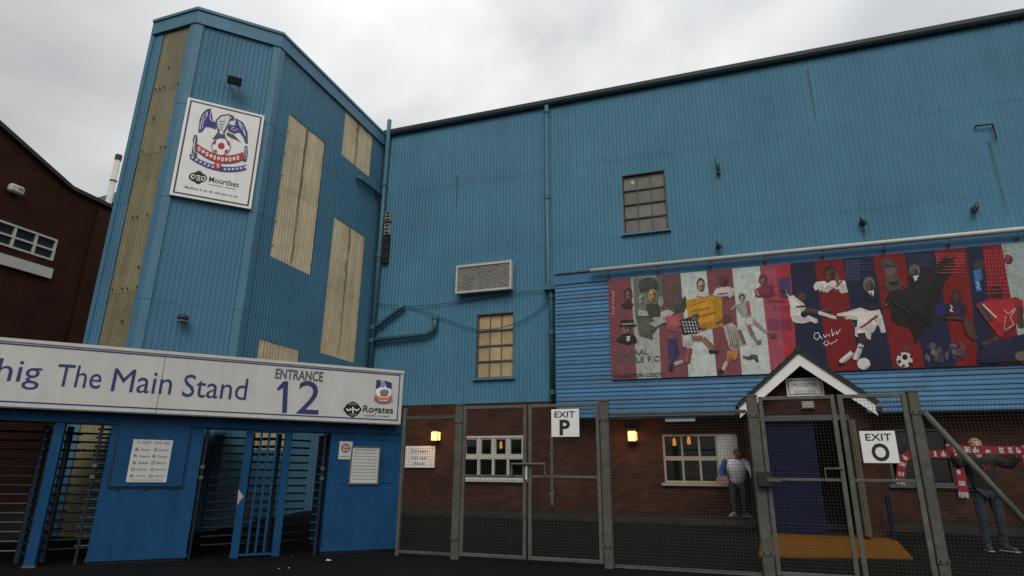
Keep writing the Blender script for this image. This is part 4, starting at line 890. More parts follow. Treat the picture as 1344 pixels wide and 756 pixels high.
for i in range(14):
    x_ = 156+i*25; y_ = 388+.205*(x_-142)+42*(1-((x_-312)/172)**2)
    if abs(x_-310) > 26: shp.append((LG,'l',[(x_-6,y_+19),(x_-5,y_+5),(x_+3,y_+19),(x_+5,y_+5)],5))
rs_ = random.Random(4)
def specks(poly, n, cols_, ln, wd):
    xs_ = [p[0] for p in poly]; ys_ = [p[1] for p in poly]; k_ = 0
    while k_ < n:
        x_, y_ = rs_.uniform(min(xs_),max(xs_)), rs_.uniform(min(ys_),max(ys_)); ins = False
        for (x0,y0),(x1,y1) in zip(poly, poly[1:]+poly[:1]):
            if (y0 > y_) != (y1 > y_) and x_ < (x1-x0)*(y_-y0)/(y1-y0)+x0: ins = not ins
        if not ins: continue
        an = rs_.uniform(.6,2.2); shp.append((rs_.choice(cols_),'l',[(x_,y_),(x_+math.cos(an)*ln,y_+math.sin(an)*ln)],wd)); k_ += 1
specks([(265,112),(228,125),(205,168),(198,240),(236,212),(276,190)], 14, [(100,104,140),(26,28,70)], 10, 3)
specks([(428,178),(466,205),(490,258),(490,300),(450,244),(390,240)], 14, [(100,104,140),(26,28,70)], 10, 3)
specks([(165,280),(178,290),(176,392),(155,380)], 14, [(50,52,70),(150,150,150)], 7, 3); specks([(480,350),(494,350),(490,425),(470,430)], 12, [(50,52,70),(150,150,150)], 7, 3)
art(CF, .003, shp, cs, 'crest', zc, ARTS, step=.0002, gain=1.4)
art(CF, .003, [((30,32,32),'e',188,534,58,32,.1), ((30,32,32),'e',192,534,30,42,.1), ((196,192,186),'e',158,529,15,15), ((30,32,32),'e',160,529,8,9), ((196,192,186),'e',222,540,15,15), ((30,32,32),'e',222,540,8,9), ((196,192,186),'l',[(180,522),(204,528)],7), ((196,192,186),'l',[(180,536),(202,540)],7), ((196,192,186),'l',[(178,548),(204,554)],7)], cs, 'logo', zc, ARTS, gain=1.4)
def ztext(s, pts, m_, fr, conv, parent):
    v = [fr.px(*conv(*p)) for p in pts]; a0,a1,b0,b1 = (v[0][0]+v[3][0])/2,(v[1][0]+v[2][0])/2,(v[2][1]+v[3][1])/2,(v[0][1]+v[1][1])/2
    text(fr, s, a0, a1, b0, b1, .004, m_, parent, bold=.012)
ztext('Moortlses', ((260,526),(444,563),(442,598),(256,560)), INKB, CF, zc, cs)
ztext('mootlutbu, coooop', ((252,572),(420,600),(419,611),(251,583)), INKG, CF, zc, cs)
ztext('Molltco it to dll, tot ato on on', ((108,584),(438,646),(436,664),(106,602)), INKG, CF, zc, cs)

# ------------------------------------------------------------------ turnstile block
tb = thing('turnstile_block', 'low blue turnstile building with steel panels under the long sign', 'building', TUR.P(0,0,0))
ta = lambda x, y: TUR.px(x, y)[0]
aEnd = ta(521.5,724); aP0, aP1 = ta(111,742), ta(243,734.7); aQ0 = ta(420,727.5); aLft = -4.2
BZ = 1.965
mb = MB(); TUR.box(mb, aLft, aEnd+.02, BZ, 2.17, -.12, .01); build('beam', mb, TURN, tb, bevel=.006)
mb = MB(); TUR.box(mb, aLft, aEnd+.02, 2.172, 2.24, -4.02, -.01); build('roof_deck', mb, TURND, tb)  # unseen deck, carried back to the tower to darken the openings
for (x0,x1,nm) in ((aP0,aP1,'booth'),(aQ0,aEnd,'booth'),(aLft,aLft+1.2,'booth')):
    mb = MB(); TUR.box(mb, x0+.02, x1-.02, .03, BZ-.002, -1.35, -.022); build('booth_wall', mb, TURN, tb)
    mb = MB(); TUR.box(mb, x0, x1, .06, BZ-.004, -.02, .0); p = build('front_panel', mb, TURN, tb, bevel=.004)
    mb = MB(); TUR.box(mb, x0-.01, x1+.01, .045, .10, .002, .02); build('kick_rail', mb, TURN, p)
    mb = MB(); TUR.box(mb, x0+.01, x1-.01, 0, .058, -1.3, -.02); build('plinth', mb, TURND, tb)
h = rect(TUR, ((158,556),(250,558),(240,640),(144,638)))
mb = MB(); TUR.ring(mb, h[0]-.02, h[1]+.02, h[2]-.02, h[3]+.02, .018, .0005, .012); hf = build('hatch_frame', mb, TURND, tb)
mb = MB(); TUR.box(mb, h[0]+.002, h[1]-.002, h[2]+.002, h[3]-.002, .001, .03); build('hatch', mb, TURN, hf, bevel=.006)
for k in (.12,.5,.88):
    mb = MB(); x = h[0]+(h[1]-h[0])*k; TUR.box(mb, x-.02, x+.02, h[2]-.035, h[2]-.022, .001, .03); build('hinge', mb, TURND, hf)
mb = MB(); x = (h[0]+h[1])/2+.05; mb.sphere(TUR.P(x, h[3]+.05, .015), .018, .018, .018, 8, 6); build('screw_head', mb, GALV, hf)
for x in (ta(470,725)+.02, ta(494,724), ta(510,724)):        # shallow battens on the right panel
    mb = MB(); TUR.box(mb, x, x+.012, 1.15, BZ-.05, .0005, .008); build('batten', mb, TURN, tb)
mb = MB(); TUR.box(mb, ta(437,726), ta(512,724), 1.13, 1.142, .0005, .008); build('batten', mb, TURN, tb)
mb = MB(); TUR.box(mb, ta(437,726), ta(512,724), BZ-.10, BZ-.088, .0005, .008); build('batten', mb, TURN, tb)
x0, x1 = ta(27.5,752), ta(43,751)
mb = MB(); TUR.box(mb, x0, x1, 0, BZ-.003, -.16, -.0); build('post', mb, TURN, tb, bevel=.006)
mb = MB(); TUR.box(mb, x0-.012, x1+.012, 0, .025, -.17, .012); build('foot_plate', mb, GALV, tb)
jambs = [ta(100,737)-.02, ta(247,735), ta(413,728)]
for x in jambs:
    mb = MB(); mb.tube([TUR.P(x,.0,-.06), TUR.P(x,BZ-.003,-.06)], .022, 8); j = build('jamb_tube', mb, TURND, tb)
    for z in (1.18, 1.34):
        mb = MB(); TUR.box(mb, x-.03, x+.03, z, z+.05, -.1, -.03); build('lock_bracket', mb, GALV, j)
RUST = mat('chipped_rust', (0.0375,0.0225,0.015), .85, var=.4, scale=20)
for i in range(34):
    rg = random.Random(100+i); p0, p1 = rg.choice(((aP0,aP1),(aQ0,aEnd)))
    edge = rg.random(); x = p0+.02+rg.random()*.03 if edge < .3 else p1-.02-rg.random()*.03 if edge < .6 else rg.uniform(p0+.05,p1-.05)
    z = rg.choice((rg.uniform(.13,.35), rg.uniform(.13,1.1))); w_ = rg.uniform(.004,.015); mb = MB(); n_ = 7
    pts = [(x+w_*rg.uniform(.5,1.2)*math.cos(k*2*math.pi/n_), z+w_*rg.uniform(.6,2.2)*math.sin(k*2*math.pi/n_)) for k in range(n_)]
    pts = [(min(max(a_,p0+.003),p1-.003), b_) for a_,b_ in pts]
    TUR.quad(mb, pts, .0003, .0009); build('paint_chip', mb, RUST, tb)
# grille between the two passages
g0,g1,g2,g3 = ta(301,735), ta(312,734.5), ta(355.5,733), ta(366,732.5)
gt = thing('bar_grille', 'blue upright grille of thin bars between two wide posts at entrance 12', 'grille', TUR.P((g0+g3)/2,0,0))
for x0_,x1_ in ((g0,g1),(g2,g3)):
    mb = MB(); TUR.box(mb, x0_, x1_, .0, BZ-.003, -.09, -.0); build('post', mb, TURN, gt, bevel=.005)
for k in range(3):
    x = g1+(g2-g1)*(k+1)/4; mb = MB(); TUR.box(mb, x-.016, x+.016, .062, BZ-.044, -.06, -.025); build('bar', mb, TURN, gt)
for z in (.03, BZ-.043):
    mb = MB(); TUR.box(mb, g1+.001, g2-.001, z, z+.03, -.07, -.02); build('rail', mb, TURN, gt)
mb = MB(); TUR.quad(mb, [TUR.px(*p, .002) for p in ((311,664),(313,642),(320,652),(316,656))], .0005, .002); build('paint_chip', mb, CREAM, gt)
# rotors
arm0 = None
def rotor(a, c, lab, ph):
    global arm0
    t = thing('turnstile', lab, 'turnstile', TUR.P(a,0,c), 'full height turnstiles in the blue block')
    mb = MB(); mb.tube([TUR.P(a,.0,c), TUR.P(a,BZ-.02,c)], .045, 10); build('column', mb, TURND, t)
    for j in range(14):
        for k in range(3):
            an = ph+k*2*math.pi/3; z = .16+j*.13
            if arm0 is None:
                mb = MB(); p = ORG[t.name]; mb.tube([p+Vector((.03,0,0)), p+Vector((.6,0,0))], .017, 6); o = build('arm', mb, TURND, t); arm0 = o
            else:
                o = arm0.copy(); COL.objects.link(o); o.parent = t
            o.location = (0,0,z); o.rotation_euler = (0,0,an)
rotor(g1+.02, -.62, 'turnstile rotor in the left passage of entrance 12', th+math.pi+.25)
rotor(g2-.02, -.62, 'turnstile rotor in the right passage of entrance 12', th+.35)
rotor(ta(35,751)+.05, -.62, 'turnstile rotor right of the lone blue post at far left', th+.2)
rotor(ta(35,751)-.25, -.62, 'turnstile rotor left of the lone blue post at far left', th+math.pi-.2)
cb = thing('comb_barrier', 'comb of short dark teeth beside the left blue panel', 'barrier', TUR.P(aP0-.1,0,-.35))
mb = MB(); mb.tube([TUR.P(aP0-.02,.0,-.4), TUR.P(aP0-.02,BZ-.02,-.4)], .03, 8); build('upright', mb, TURND, cb)
for j in range(14):
    mb = MB(); z = .22+j*.13; mb.tube([TUR.P(aP0-.02,z,-.4), TUR.P(aP0-.22,z,-.4)], .017, 6); build('tooth', mb, TURND, cb)
cb = thing('comb_barrier', 'comb of short dark teeth beside the right blue panel', 'barrier', TUR.P(aQ0-.1,0,-.35))
mb = MB(); mb.tube([TUR.P(aQ0-.02,.0,-.3), TUR.P(aQ0-.02,BZ-.02,-.3)], .03, 8); build('upright', mb, TURND, cb)
for j in range(14):
    mb = MB(); z = .22+j*.13; mb.tube([TUR.P(aQ0-.02,z,-.3), TUR.P(aQ0-.16,z,-.3)], .017, 6); build('tooth', mb, TURND, cb)
# long entrance sign
es = thing('entrance_sign', 'long white sign reading The Main Stand entrance 12 over the turnstiles', 'sign', TUR.P((aLft+aEnd)/2, 2.18, .05))
SC = .20; SF = Fr(TUR.P(0,0,SC), DU, DN)
sx1 = SF.px(527.5,525)[0]; sz1, sz0 = SF.px(400,480)[1], SF.px(400,551)[1]
joint = SF.px(211,505)[0]
for x0_,x1_ in ((aLft, joint-.004),(joint+.004, sx1)):
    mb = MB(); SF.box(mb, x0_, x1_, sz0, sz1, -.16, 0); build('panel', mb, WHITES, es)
mb = MB(); SF.box(mb, aLft, sx1+.012, sz1+.002, sz1+.05, -.19, .02); build('top_flashing', mb, WHITEP, es)
mb = MB(); SF.box(mb, aLft, sx1+.004, sz0-.022, sz0-.002, -.17, .01); build('bottom_flashing', mb, GREYM, es)
mb = MB(); t_ = .02; i_ = .055
SF.box(mb, aLft, sx1-i_, sz0+i_, sz0+i_+t_, .0005, .003); SF.box(mb, aLft, sx1-i_, sz1-i_-t_+.03, sz1-i_+.03, .0005, .003); SF.box(mb, sx1-i_-t_, sx1-i_, sz0+i_+t_, sz1-i_-t_+.03, .0005, .003)
build('border', mb, INKP, es)
zs3, zs4 = cv(2.25,0,420), cv(2.25,220,420)
def stext(s, x0, y0, x1, y1, m_, conv, bold=.0):
    (l,_),(r,_) = SF.px(*conv(x0,(y0+y1)/2)), SF.px(*conv(x1,(y0+y1)/2)); xm = (x0+x1)/2
    text(SF, s, l, r, SF.px(*conv(xm,y1))[1], SF.px(*conv(xm,y0))[1], .004, m_, es, bold=bold)
stext('hig', -12, 116, 122, 204, INKP, zs3); stext('The', 166, 134, 302, 200, INKP, zs3); stext('Main', 332, 148, 510, 216, INKP, zs3)
stext('Stand', 45, 166, 236, 232, INKP, zs4); stext('ENTRANCE', 318, 148, 460, 178, INKG, zs4, .025); stext('2', 384, 180, 450, 278, INKP, zs4, .0)
mb = MB(); v1 = [SF.px(*zs4(x,y)) for x,y in ((342,181),(356,181),(352,274),(338,274),(341,200),(326,209),(322,203))]
mb.add([SF.P(a,b,.004) for a,b in v1], [tuple(range(7))]); build('lettering', mb, INKP, es)
stext('Rogates', 577, 254, 666, 281, INKB, zs4, .02); stext('mootlutbn coooopull', 577, 279, 654, 288, INKG, zs4)
art(SF, .003, [((24,24,22),'p',[(518,264),(530,248),(546,240),(560,246),(574,264),(562,280),(546,288),(530,280)]), ((190,186,178),'l',[(528,262),(534,268),(542,262)],4), ((190,186,178),'l',[(552,262),(558,268),(566,262)],4), ((190,186,178),'l',[(547,256),(547,276)],4), ((190,186,178),'l',[(540,264),(554,264)],3), ((120,118,110),'l',[(534,250),(546,247),(558,250)],3), ((120,118,110),'l',[(536,278),(546,281),(558,278)],3)], es, 'logo', zs4, ARTS, gain=1.4)
art(SF, .003, [((150,150,150),'e',637,212,27,33), ((200,196,192),'e',637,214,23,28), ((48,48,100),'p',[(616,178),(628,176),(632,196),(615,205)]), ((48,48,100),'p',[(640,178),(662,186),(662,204),(646,200)]), ((120,120,140),'e',636,190,7,10), ((90,110,110),'e',640,213,14,8), ((150,70,64),'l',[(628,222),(650,222)],7), ((176,96,84),'l',[(612,222),(624,232),(650,233),(662,224)],8), ((110,84,96),'l',[(611,232),(624,243),(650,244),(663,234)],8)], es, 'crest', zs4, ARTS, gain=1.4)
# notices on the block
t, bx = board(TUR, (175.5,576.5), (218,633), .04, 'white price notice in columns on the blue hatch', 'notice', [('ST  ADMIT    ROW  SIDE',.1,.92,.9,.96),('Please have your tickets ready',.12,.88,.03,.07)], INKG, thick=.008, face=PAPER, name='notice')
for r_ in range(5):
    y = .80-r_*.155
    for x in (.08,.55): text(TUR, random.choice(['O','S','D','R']), bx[0]+(bx[1]-bx[0])*x, bx[0]+(bx[1]-bx[0])*(x+.09), bx[2]+(bx[3]-bx[2])*(y-.07), bx[2]+(bx[3]-bx[2])*y, .0435, INKB, t)
    for x in (.22,.68): text(TUR, random.choice(['Block A','Upper tier','Row 1 to 9','Seats']), bx[0]+(bx[1]-bx[0])*x, bx[0]+(bx[1]-bx[0])*(x+.24), bx[2]+(bx[3]-bx[2])*(y-.06), bx[2]+(bx[3]-bx[2])*(y-.01), .0435, INKG, t)
board(TUR, (461.5,585.5), (496.5,636), .02, 'framed white page of small print on the right blue panel', 'notice', [('Ground Regulations',.12,.88,.88,.94)]+[('Notice entry to the ground is subject',.1,.9,.8-.085*i,.845-.085*i) for i in range(9)], INKG, thick=.015, face=PAPER, border=(GREYM,.0,.025), name='notice')
t, bx = board(TUR, (446,579), (461,603), .012, 'small white sticker with a round red symbol on the right blue panel', 'sticker', [('smoke free',.15,.85,.12,.22)], INKG, thick=.01, face=PAPER, name='sticker')
m_ = ((bx[0]+bx[1])/2, bx[2]+(bx[3]-bx[2])*.62); mb = MB(); rr = (bx[1]-bx[0])*.34
vs = []
for i in range(20):
    for r2 in (rr, rr*.72): vs.append(TUR.P(m_[0]+r2*math.cos(i*math.pi/10), m_[1]+r2*math.sin(i*math.pi/10), .0145))
mb.add(vs, [(2*i,2*i+1,(2*i+3)%40,(2*i+2)%40) for i in range(20)]); TUR.box(mb, m_[0]-rr*.75, m_[0]+rr*.75, m_[1]-.008, m_[1]+.008, .013, .0148); TUR.box(mb, m_[0]-.008, m_[0]+.008, m_[1]-rr*.7, m_[1]+rr*.7, .013, .0152)
build('symbol', mb, mat('dull_red_print', (0.175,0.042,0.035), .6), t)

# ------------------------------------------------------------------ mesh fence and gates
FY = 9.67; FEN = Fr((0,FY,0), (1,0,0), (0,-1,0))
fa = lambda x, y: FEN.px(x, y)[0]
def mesh_panel(a0, a1, b0, b1, c, parent, pitch=.044, r=.0017, slack=.0):
    mb = MB(); n = int((a1-a0)/pitch)
    for i in range(n+1):
        a = a0+(a1-a0)*i/n; mb.obox(FEN.P(a,(b0+b1)/2,c), FEN.u*r, FEN.n*r, FEN.z*((b1-b0)/2))
    k = int((b1-b0)/pitch)
    for j in range(k+1):
        b = b0+(b1-b0)*j/k; mb.obox(FEN.P((a0+a1)/2,b,c+2*r), FEN.u*((a1-a0)/2), FEN.n*r, FEN.z*r)
    return build('wire_mesh', mb, WIRE, parent, kind='stuff')
def rail(a0, a1, b, c, parent, name='rail', t=.025, m_=GALV):
    mb = MB(); FEN.box(mb, a0, a1, b-t, b+t, c-t*.8, c+t*.8); return build(name, mb, m_, parent, bevel=.005)
PTOP = 2.42
pl0, pl1 = fa(596,633), fa(606,633); pr0, pr1 = fa(790.5,633), fa(802,633)
ol0, ol1 = fa(990,633), fa(1005,633); or0, or1 = fa(1210,633), fa(1225,633)
def gpost(a0, a1, lab, h=PTOP, d=.06):
    t = thing('gate_post', lab, 'post', FEN.P((a0+a1)/2,0,0), 'galvanised posts carrying the mesh gates')
    mb = MB(); w_ = (a1-a0)/2; m_ = (a0+a1)/2
    FEN.box(mb, a0, a1, -.1, h, -d, d); build('shaft', mb, GALVD, t, bevel=.012)
    mb = MB(); FEN.box(mb, a0-.006, a1+.006, h+.001, h+.02, -d-.006, d+.006); build('cap', mb, GALV, t)
    for z in (.28, h-.3):
        mb = MB(); FEN.box(mb, m_-w_-.004, m_+w_+.004, z, z+.06, d+.001, d+.012); b = build('hinge_plate', mb, GALV, t)
        for s_ in (-1,1):
            mb = MB(); mb.tube([FEN.P(m_+s_*w_*.6,z+.03,d+.010), FEN.P(m_+s_*w_*.6,z+.03,d+.024)], .014, 6); build('bolt', mb, BLACK, b)
    return t
gpost(pl0, pl1, 'galvanised post at the left of the gates with exit P'); gpost(pr0, pr1, 'galvanised post at the right of the gates with exit P')
gpost(ol0, ol1, 'wide galvanised post at the left of the gates with exit O', 2.43, .07); gpost(or0, or1, 'wide galvanised post at the right of the gates with exit O', 2.43, .07)
def leaf(a0, a1, lab, grp, b0=.10, b1=2.40, mid=1.27, bot=True, c=.03, st_=.028):
    t = thing('gate_leaf', lab, 'gate', FEN.P(a0,0,0), grp)
    for x in (a0+st_, a1-st_):
        mb = MB(); FEN.box(mb, x-st_, x+st_, b0, b1, c-.024, c+.024); build('stile', mb, GALV, t, bevel=.006)
    for z in (b0+.028, mid, b1-.028): rail(a0+2*st_, a1-2*st_, z, c, t, t=.026 if z != mid else .02)
    mesh_panel(a0+2*st_, a1-2*st_, b0+.05, b1-.05, c-.012, t)
    return t
m0 = fa(692,633); GP, GO = 'mesh leaves of the gate with exit P', 'mesh leaves of the gate with exit O'
lp1 = leaf(pl1+.012, m0-.004, 'left mesh leaf of the gate with exit P', GP, b0=.05)
lp2 = leaf(m0+.03, pr0-.012, 'right mesh leaf of the gate carrying exit P sign', GP, b0=.05)
m1 = fa(1111,634)
lo1 = leaf(ol1+.012, m1-.004, 'left mesh leaf of the gate with exit O, before the navy door', GO, b0=.03, b1=2.42, st_=.03)
lo2 = leaf(m1+.03, or0-.012, 'right mesh leaf of the gate carrying exit O sign', GO, b0=.03, b1=2.42, st_=.034)
# latches, drop bolts
mb = MB(); a,b = FEN.px(690.6,620,.08); FEN.box(mb, a-.016, a+.016, b-.11, b+.10, .056, .075); build('latch_plate', mb, WHITEP, lp1)
mb = MB(); b = FEN.px(690,609,.08)[1]
mb.tube([FEN.P(fa(674,609),1.29,.09), FEN.P(fa(674,609),b,.09), FEN.P(fa(717,609),b,.09), FEN.P(fa(717,609),1.29,.09)], .02, 8); build('latch_guard', mb, GALV, lp2)
mb = MB(); x = fa(726,620); mb.tube([FEN.P(x,.85,.075), FEN.P(x,2.0,.075)], .024, 8); build('drop_bolt', mb, GALV, lp2)
for z in (1.0, 1.6): mb = MB(); FEN.box(mb, x-.035, x+.035, z, z+.04, .056, .102); build('bolt_keeper', mb, GALV, lp2)
mb = MB(); a,b = FEN.px(1004,627,.1); FEN.box(mb, a-.10, a+.09, b-.12, b+.09, .075, .16); o = build('lock_box', mb, BLACK, lo1, bevel=.01)
mb = MB(); FEN.box(mb, a+.02, a+.2, b-.05, b+.0, .162, .18); build('latch_bar', mb, GALVD, lo1)
mb = MB(); x0 = fa(1084,633); mb.tube([FEN.P(x0,1.25,.07), FEN.P(x0,1.42,.07), FEN.P(x0+.22,1.42,.07)], .012, 6); build('latch_handle', mb, GALV, lo1)
# fixed fence sections
def section(a0, a1, lab, top, posts=(), rails=(), m=True, b1=None):
    t = thing('mesh_fence', lab, 'fence', FEN.P(a0,0,0), 'fixed mesh fence sections beside the gates')
    for x in posts:
        mb = MB(); FEN.box(mb, x-.03, x+.03, -.1, top, -.03, .03); build('post', mb, GALV, t, bevel=.006)
    for z in rails: rail(a0, a1, z, 0, t)
    mesh_panel(a0, a1, .05, b1 or top-.02, .022, t)
    return t
fl0 = fa(529,633)
t = section(fl0, pl0-.012, 'narrow mesh fence between the blue block and the gates', 2.40, (fl0-.032,), (.06, 2.23), b1=2.38)
t = section(pr1+.012, ol0-.012, 'wide mesh fence between the two pairs of gates', 2.24, (), (.03, 2.22))
t = section(or1+.012, 7.2, 'mesh fence with a raking brace right of the gates', 2.3, (4.9, 7.2), (.05,))
mb = MB(); A = FEN.P(*FEN.px(1213,541,.1),.1); B = FEN.P(*FEN.px(1344,683,.1),.1); B2 = A+(B-A)*((A.z-.02)/(A.z-B.z)); mb.tube([A,B2], .038, 10); build('brace', mb, GALVD, t, smooth=True)
# exit signs
def exit_sign(tl, tr, br, bl, letter, lab, c, thick, ex, lx):
    f = Fr(FEN.P(0,0,c), FEN.u, FEN.n); h = rect(f, (tl,tr,br,bl)); W,H = h[1]-h[0], h[3]-h[2]
    t = thing('exit_sign', lab, 'sign', f.P((h[0]+h[1])/2,h[2],0), 'white exit signs on the mesh gates')
    mb = MB(); f.box(mb, *h, -thick, 0); build('panel', mb, WHITE, t, bevel=.004)
    text(f, 'EXIT', h[0]+W*ex[0], h[0]+W*ex[1], h[2]+H*.70, h[2]+H*.92, .003, INKB, t, bold=.012)
    text(f, letter, h[0]+W*lx[0], h[0]+W*lx[1], h[2]+H*.06, h[2]+H*.62, .003, INKB, t, bold=.03)
    for z in (h[2]+H*.3, h[2]+H*.75):
        mb = MB(); f.box(mb, h[0]+.03, h[1]-.03, z-.01, z+.01, -thick-.02, -thick-.001); build('fixing_strap', mb, GALV, t)
exit_sign((723.5,537),(760,537),(760,573.5),(723.5,573.5), 'P', 'square white sign reading EXIT P on the left gates', .10, .015, (.12,.86), (.3,.68))
exit_sign((1127.5,567),(1174,564.5),(1181,606),(1134.5,610), 'O', 'boxed white sign reading EXIT O on the right gates', .12, .04, (.15,.88), (.26,.76))

# ------------------------------------------------------------------ brick porch
PY = 13.3; POR = Fr((0,PY,0), (1,0,0), (0,-1,0)); pa = lambda x, y, c=0: POR.px(x, y, c)
po = thing('brick_porch', 'small brick porch with white gable boards and navy door', 'porch', (2, PY, .27))
ap, el, er = pa(1049,465,.28), pa(970,538,.28), pa(1150,531,.28)
ez = (el[1]+er[1])/2; hw = (er[0]-el[0])/2; ax_ = (el[0]+er[0])/2
wx0, wx1 = pa(992,600)[0]-.05, pa(1148,600)[0]
dx0, dx1 = pa(1002,620)[0], pa(1124,620)[0]; dz1 = pa(1040,546)[1]
rise = ap[1]-ez; sl = rise/hw
mb = MB(); POR.box(mb, wx0, dx0, .2, dz1, -.22, 0); POR.box(mb, dx1, wx1, .2, dz1, -.22, 0)
zr = lambda x: ap[1]-.10-sl*abs(x-ax_)
POR.quad(mb, [(wx0,dz1+.001),(wx1,dz1+.001),(wx1,zr(wx1)),(ax_,ap[1]-.1),(wx0,zr(wx0))], -.22, 0)
mb.obox(((wx1-.11), (PY+.22+WY)/2, 1.45), Vector((.11,0,0)), Vector((0,(WY-PY-.22)/2,0)), Vector((0,0,1.15)))
mb.obox(((wx0+.11), (PY+.22+WY)/2, 1.45), Vector((.11,0,0)), Vector((0,(WY-PY-.22)/2,0)), Vector((0,0,1.15)))
build('brick_wall', mb, BRICK, po)
for s_ in (-1,1):                                            # roof slopes, tile courses, bargeboards
    d = Vector((s_*hw*1.02, 0, -rise*1.02)); u_ = d.normalized(); nrm = Vector((s_*rise,0,hw)).normalized()
    top = Vector((ax_, 0, ap[1]+.06)); y0, y1 = PY-.33, WY-BC-.03
    mb = MB(); c = top+d*.5; mb.obox((c.x,(y0+y1)/2,c.z), d*.5, Vector((0,(y1-y0)/2,0)), nrm*.03); rf = build('roof_slope', mb, TILE, po)
    nt_ = 8
    for i in range(nt_):
        for k in range(9):
            mb = MB(); c = top+d*((i+.5)/nt_); yy = y0+(k+.5)*(y1-y0)/9
            mb.obox((c.x+nrm.x*.045, yy, c.z+nrm.z*.045), (d/nt_)*.5-nrm*.006, Vector((0,(y1-y0)/18-.004,0)), nrm*.009); build('roof_tile', mb, TILE, rf)
    bt = .21                                                  # bargeboard height
    t0 = Vector((ax_, PY-.30, ap[1]+.028)); e = t0+Vector((s_*hw, 0, -rise))
    mb = MB(); vs = []
    for y in (PY-.30, PY-.265):
        vs += [Vector((t0.x,y,t0.z)), Vector((e.x,y,e.z)), Vector((e.x,y,e.z-bt)), Vector((t0.x,y,t0.z-bt*1.22))]
    mb.add(vs, [(0,1,2,3),(7,6,5,4),(0,4,5,1),(1,5,6,2),(2,6,7,3),(3,7,4,0)]); build('bargeboard', mb, WHITE, po)
    mb = MB(); mb.obox((e.x+s_*.03, PY-.16, e.z-.09), Vector((.05,0,0)), Vector((0,.16,0)), Vector((0,0,.05))); build('gutter_end', mb, BLACK, po)
mb = MB(); mb.tube([(ax_, PY-.34, ap[1]+.09),(ax_, WY-BC-.03, ap[1]+.09)], .07, 8); build('ridge', mb, TILE, po)
mb = MB(); POR.box(mb, dx0-.02, dx1+.02, dz1-.09, dz1+.01, -.05, .012); build('lintel', mb, GREYM, po)
# navy leaf on the left, open dark passage, cream edge of the opened leaf
dzf = .28; dm = pa(1076,620,-.1)[0]
mb = MB(); POR.box(mb, dx0, dm, dzf+.02, dz1-.092, -.16, -.10); dd = build('door', mb, NAVY, po, bevel=.005)
for k in range(2):
    mb = MB(); POR.ring(mb, dx0+.10, dm-.10, dzf+.15+k*1.0, dzf+1.0+k*.95, .02, -.0995, -.09); build('door_moulding', mb, NAVY, dd)
mb = MB(); mb.tube([POR.P(dm-.06,1.25,-.1), POR.P(dm-.06,1.25,-.05), POR.P(dm-.06,1.42,-.05), POR.P(dm-.06,1.42,-.1)], .012, 6); build('handle', mb, BLACK, dd)
mb = MB(); x0, x1 = pa(1124,620,.35)[0], pa(1133,620,.35)[0]
for k in range(3): POR.box(mb, x0+(x1-x0)*k/3+.004, x0+(x1-x0)*(k+1)/3-.004, dzf+.03, dz1-.11, -.02, .33+.01*(k%2))
build('open_door', mb, mat('dark_cream_paint', (0.1,0.0875,0.0575), .6, var=.15, scale=6, dirt=(.08,.07,.05), dirt_amt=.5), po)  # darker tone of the cream paint
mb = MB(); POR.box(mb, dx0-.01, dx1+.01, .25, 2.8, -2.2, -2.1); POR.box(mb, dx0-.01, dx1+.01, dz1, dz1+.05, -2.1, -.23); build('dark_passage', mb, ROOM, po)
mb = MB(); POR.box(mb, wx0+.02, wx1-.02, .2, .30, -2.0, .03); build('threshold', mb, PAVE, po)
mb = MB(); x = pa(1165,660,.2)[0]; POR.box(mb, x-.035, x+.035, gz(PY-.25)-.02, 1.02, .2, .27); bl = build('blue_bollard', mb, NAVY, loc=POR.P(x,.25,.24), bevel=.01); bl.name = 'bollard'
tag(bl, 'thin navy post standing beside the porch right of the yellow ramp', 'post')
board(POR, (1030.5,497), (1082.5,519.5), .04, 'framed white name board under the porch gable', 'sign', [('MOOGATETE',.2,.82,.52,.72),('EXCLUSIVE',.22,.78,.14,.34)], INKG, name='name_board', border=(INKB,.035,.012))
a,b = pa(1060.5,531.5,.1); t = thing('bulkhead_light', 'small cream box light over the navy door', 'light', POR.P(a,b,.02))
mb = MB(); POR.box(mb, a-.11, a+.11, b-.07, b+.07, .03, .11); build('diffuser', mb, CREAM, t, bevel=.02)
mb = MB(); POR.box(mb, a-.12, a+.12, b-.08, b+.08, .002, .028); build('back_plate', mb, GREYM, t)
# yellow ramp lying on the slope
def slope_hit(x, y):
    k = cR*((x-672)/FPX) + cU*((378-y)/FPX) + cF; g_ = SLZ/(SL1-SL0)
    s_ = ((CAM.y-SL0)*g_-CAM.z)/(k.z-k.y*g_); return CAM+k*s_
q = [slope_hit(*p) for p in ((996,732),(1199,734.5),(1170,706))]
mb = MB(); zz = lambda p, h: Vector((p[0],p[1],gz(p[1])+h))
pp = [(q[0].x,q[0].y),(q[1].x,q[1].y),(wx1+.1,PY-.06),(wx0,PY-.06)]
mb.add([zz(p,-.02) for p in pp]+[zz(p,.018) for p in pp], [(3,2,1,0),(4,5,6,7)]+[(i,(i+1)%4,4+(i+1)%4,4+i) for i in range(4)])
tag(build('yellow_ramp', mb, YEL, loc=zz(pp[0],0)), 'yellow painted ramp leading up to the porch door', 'ramp')

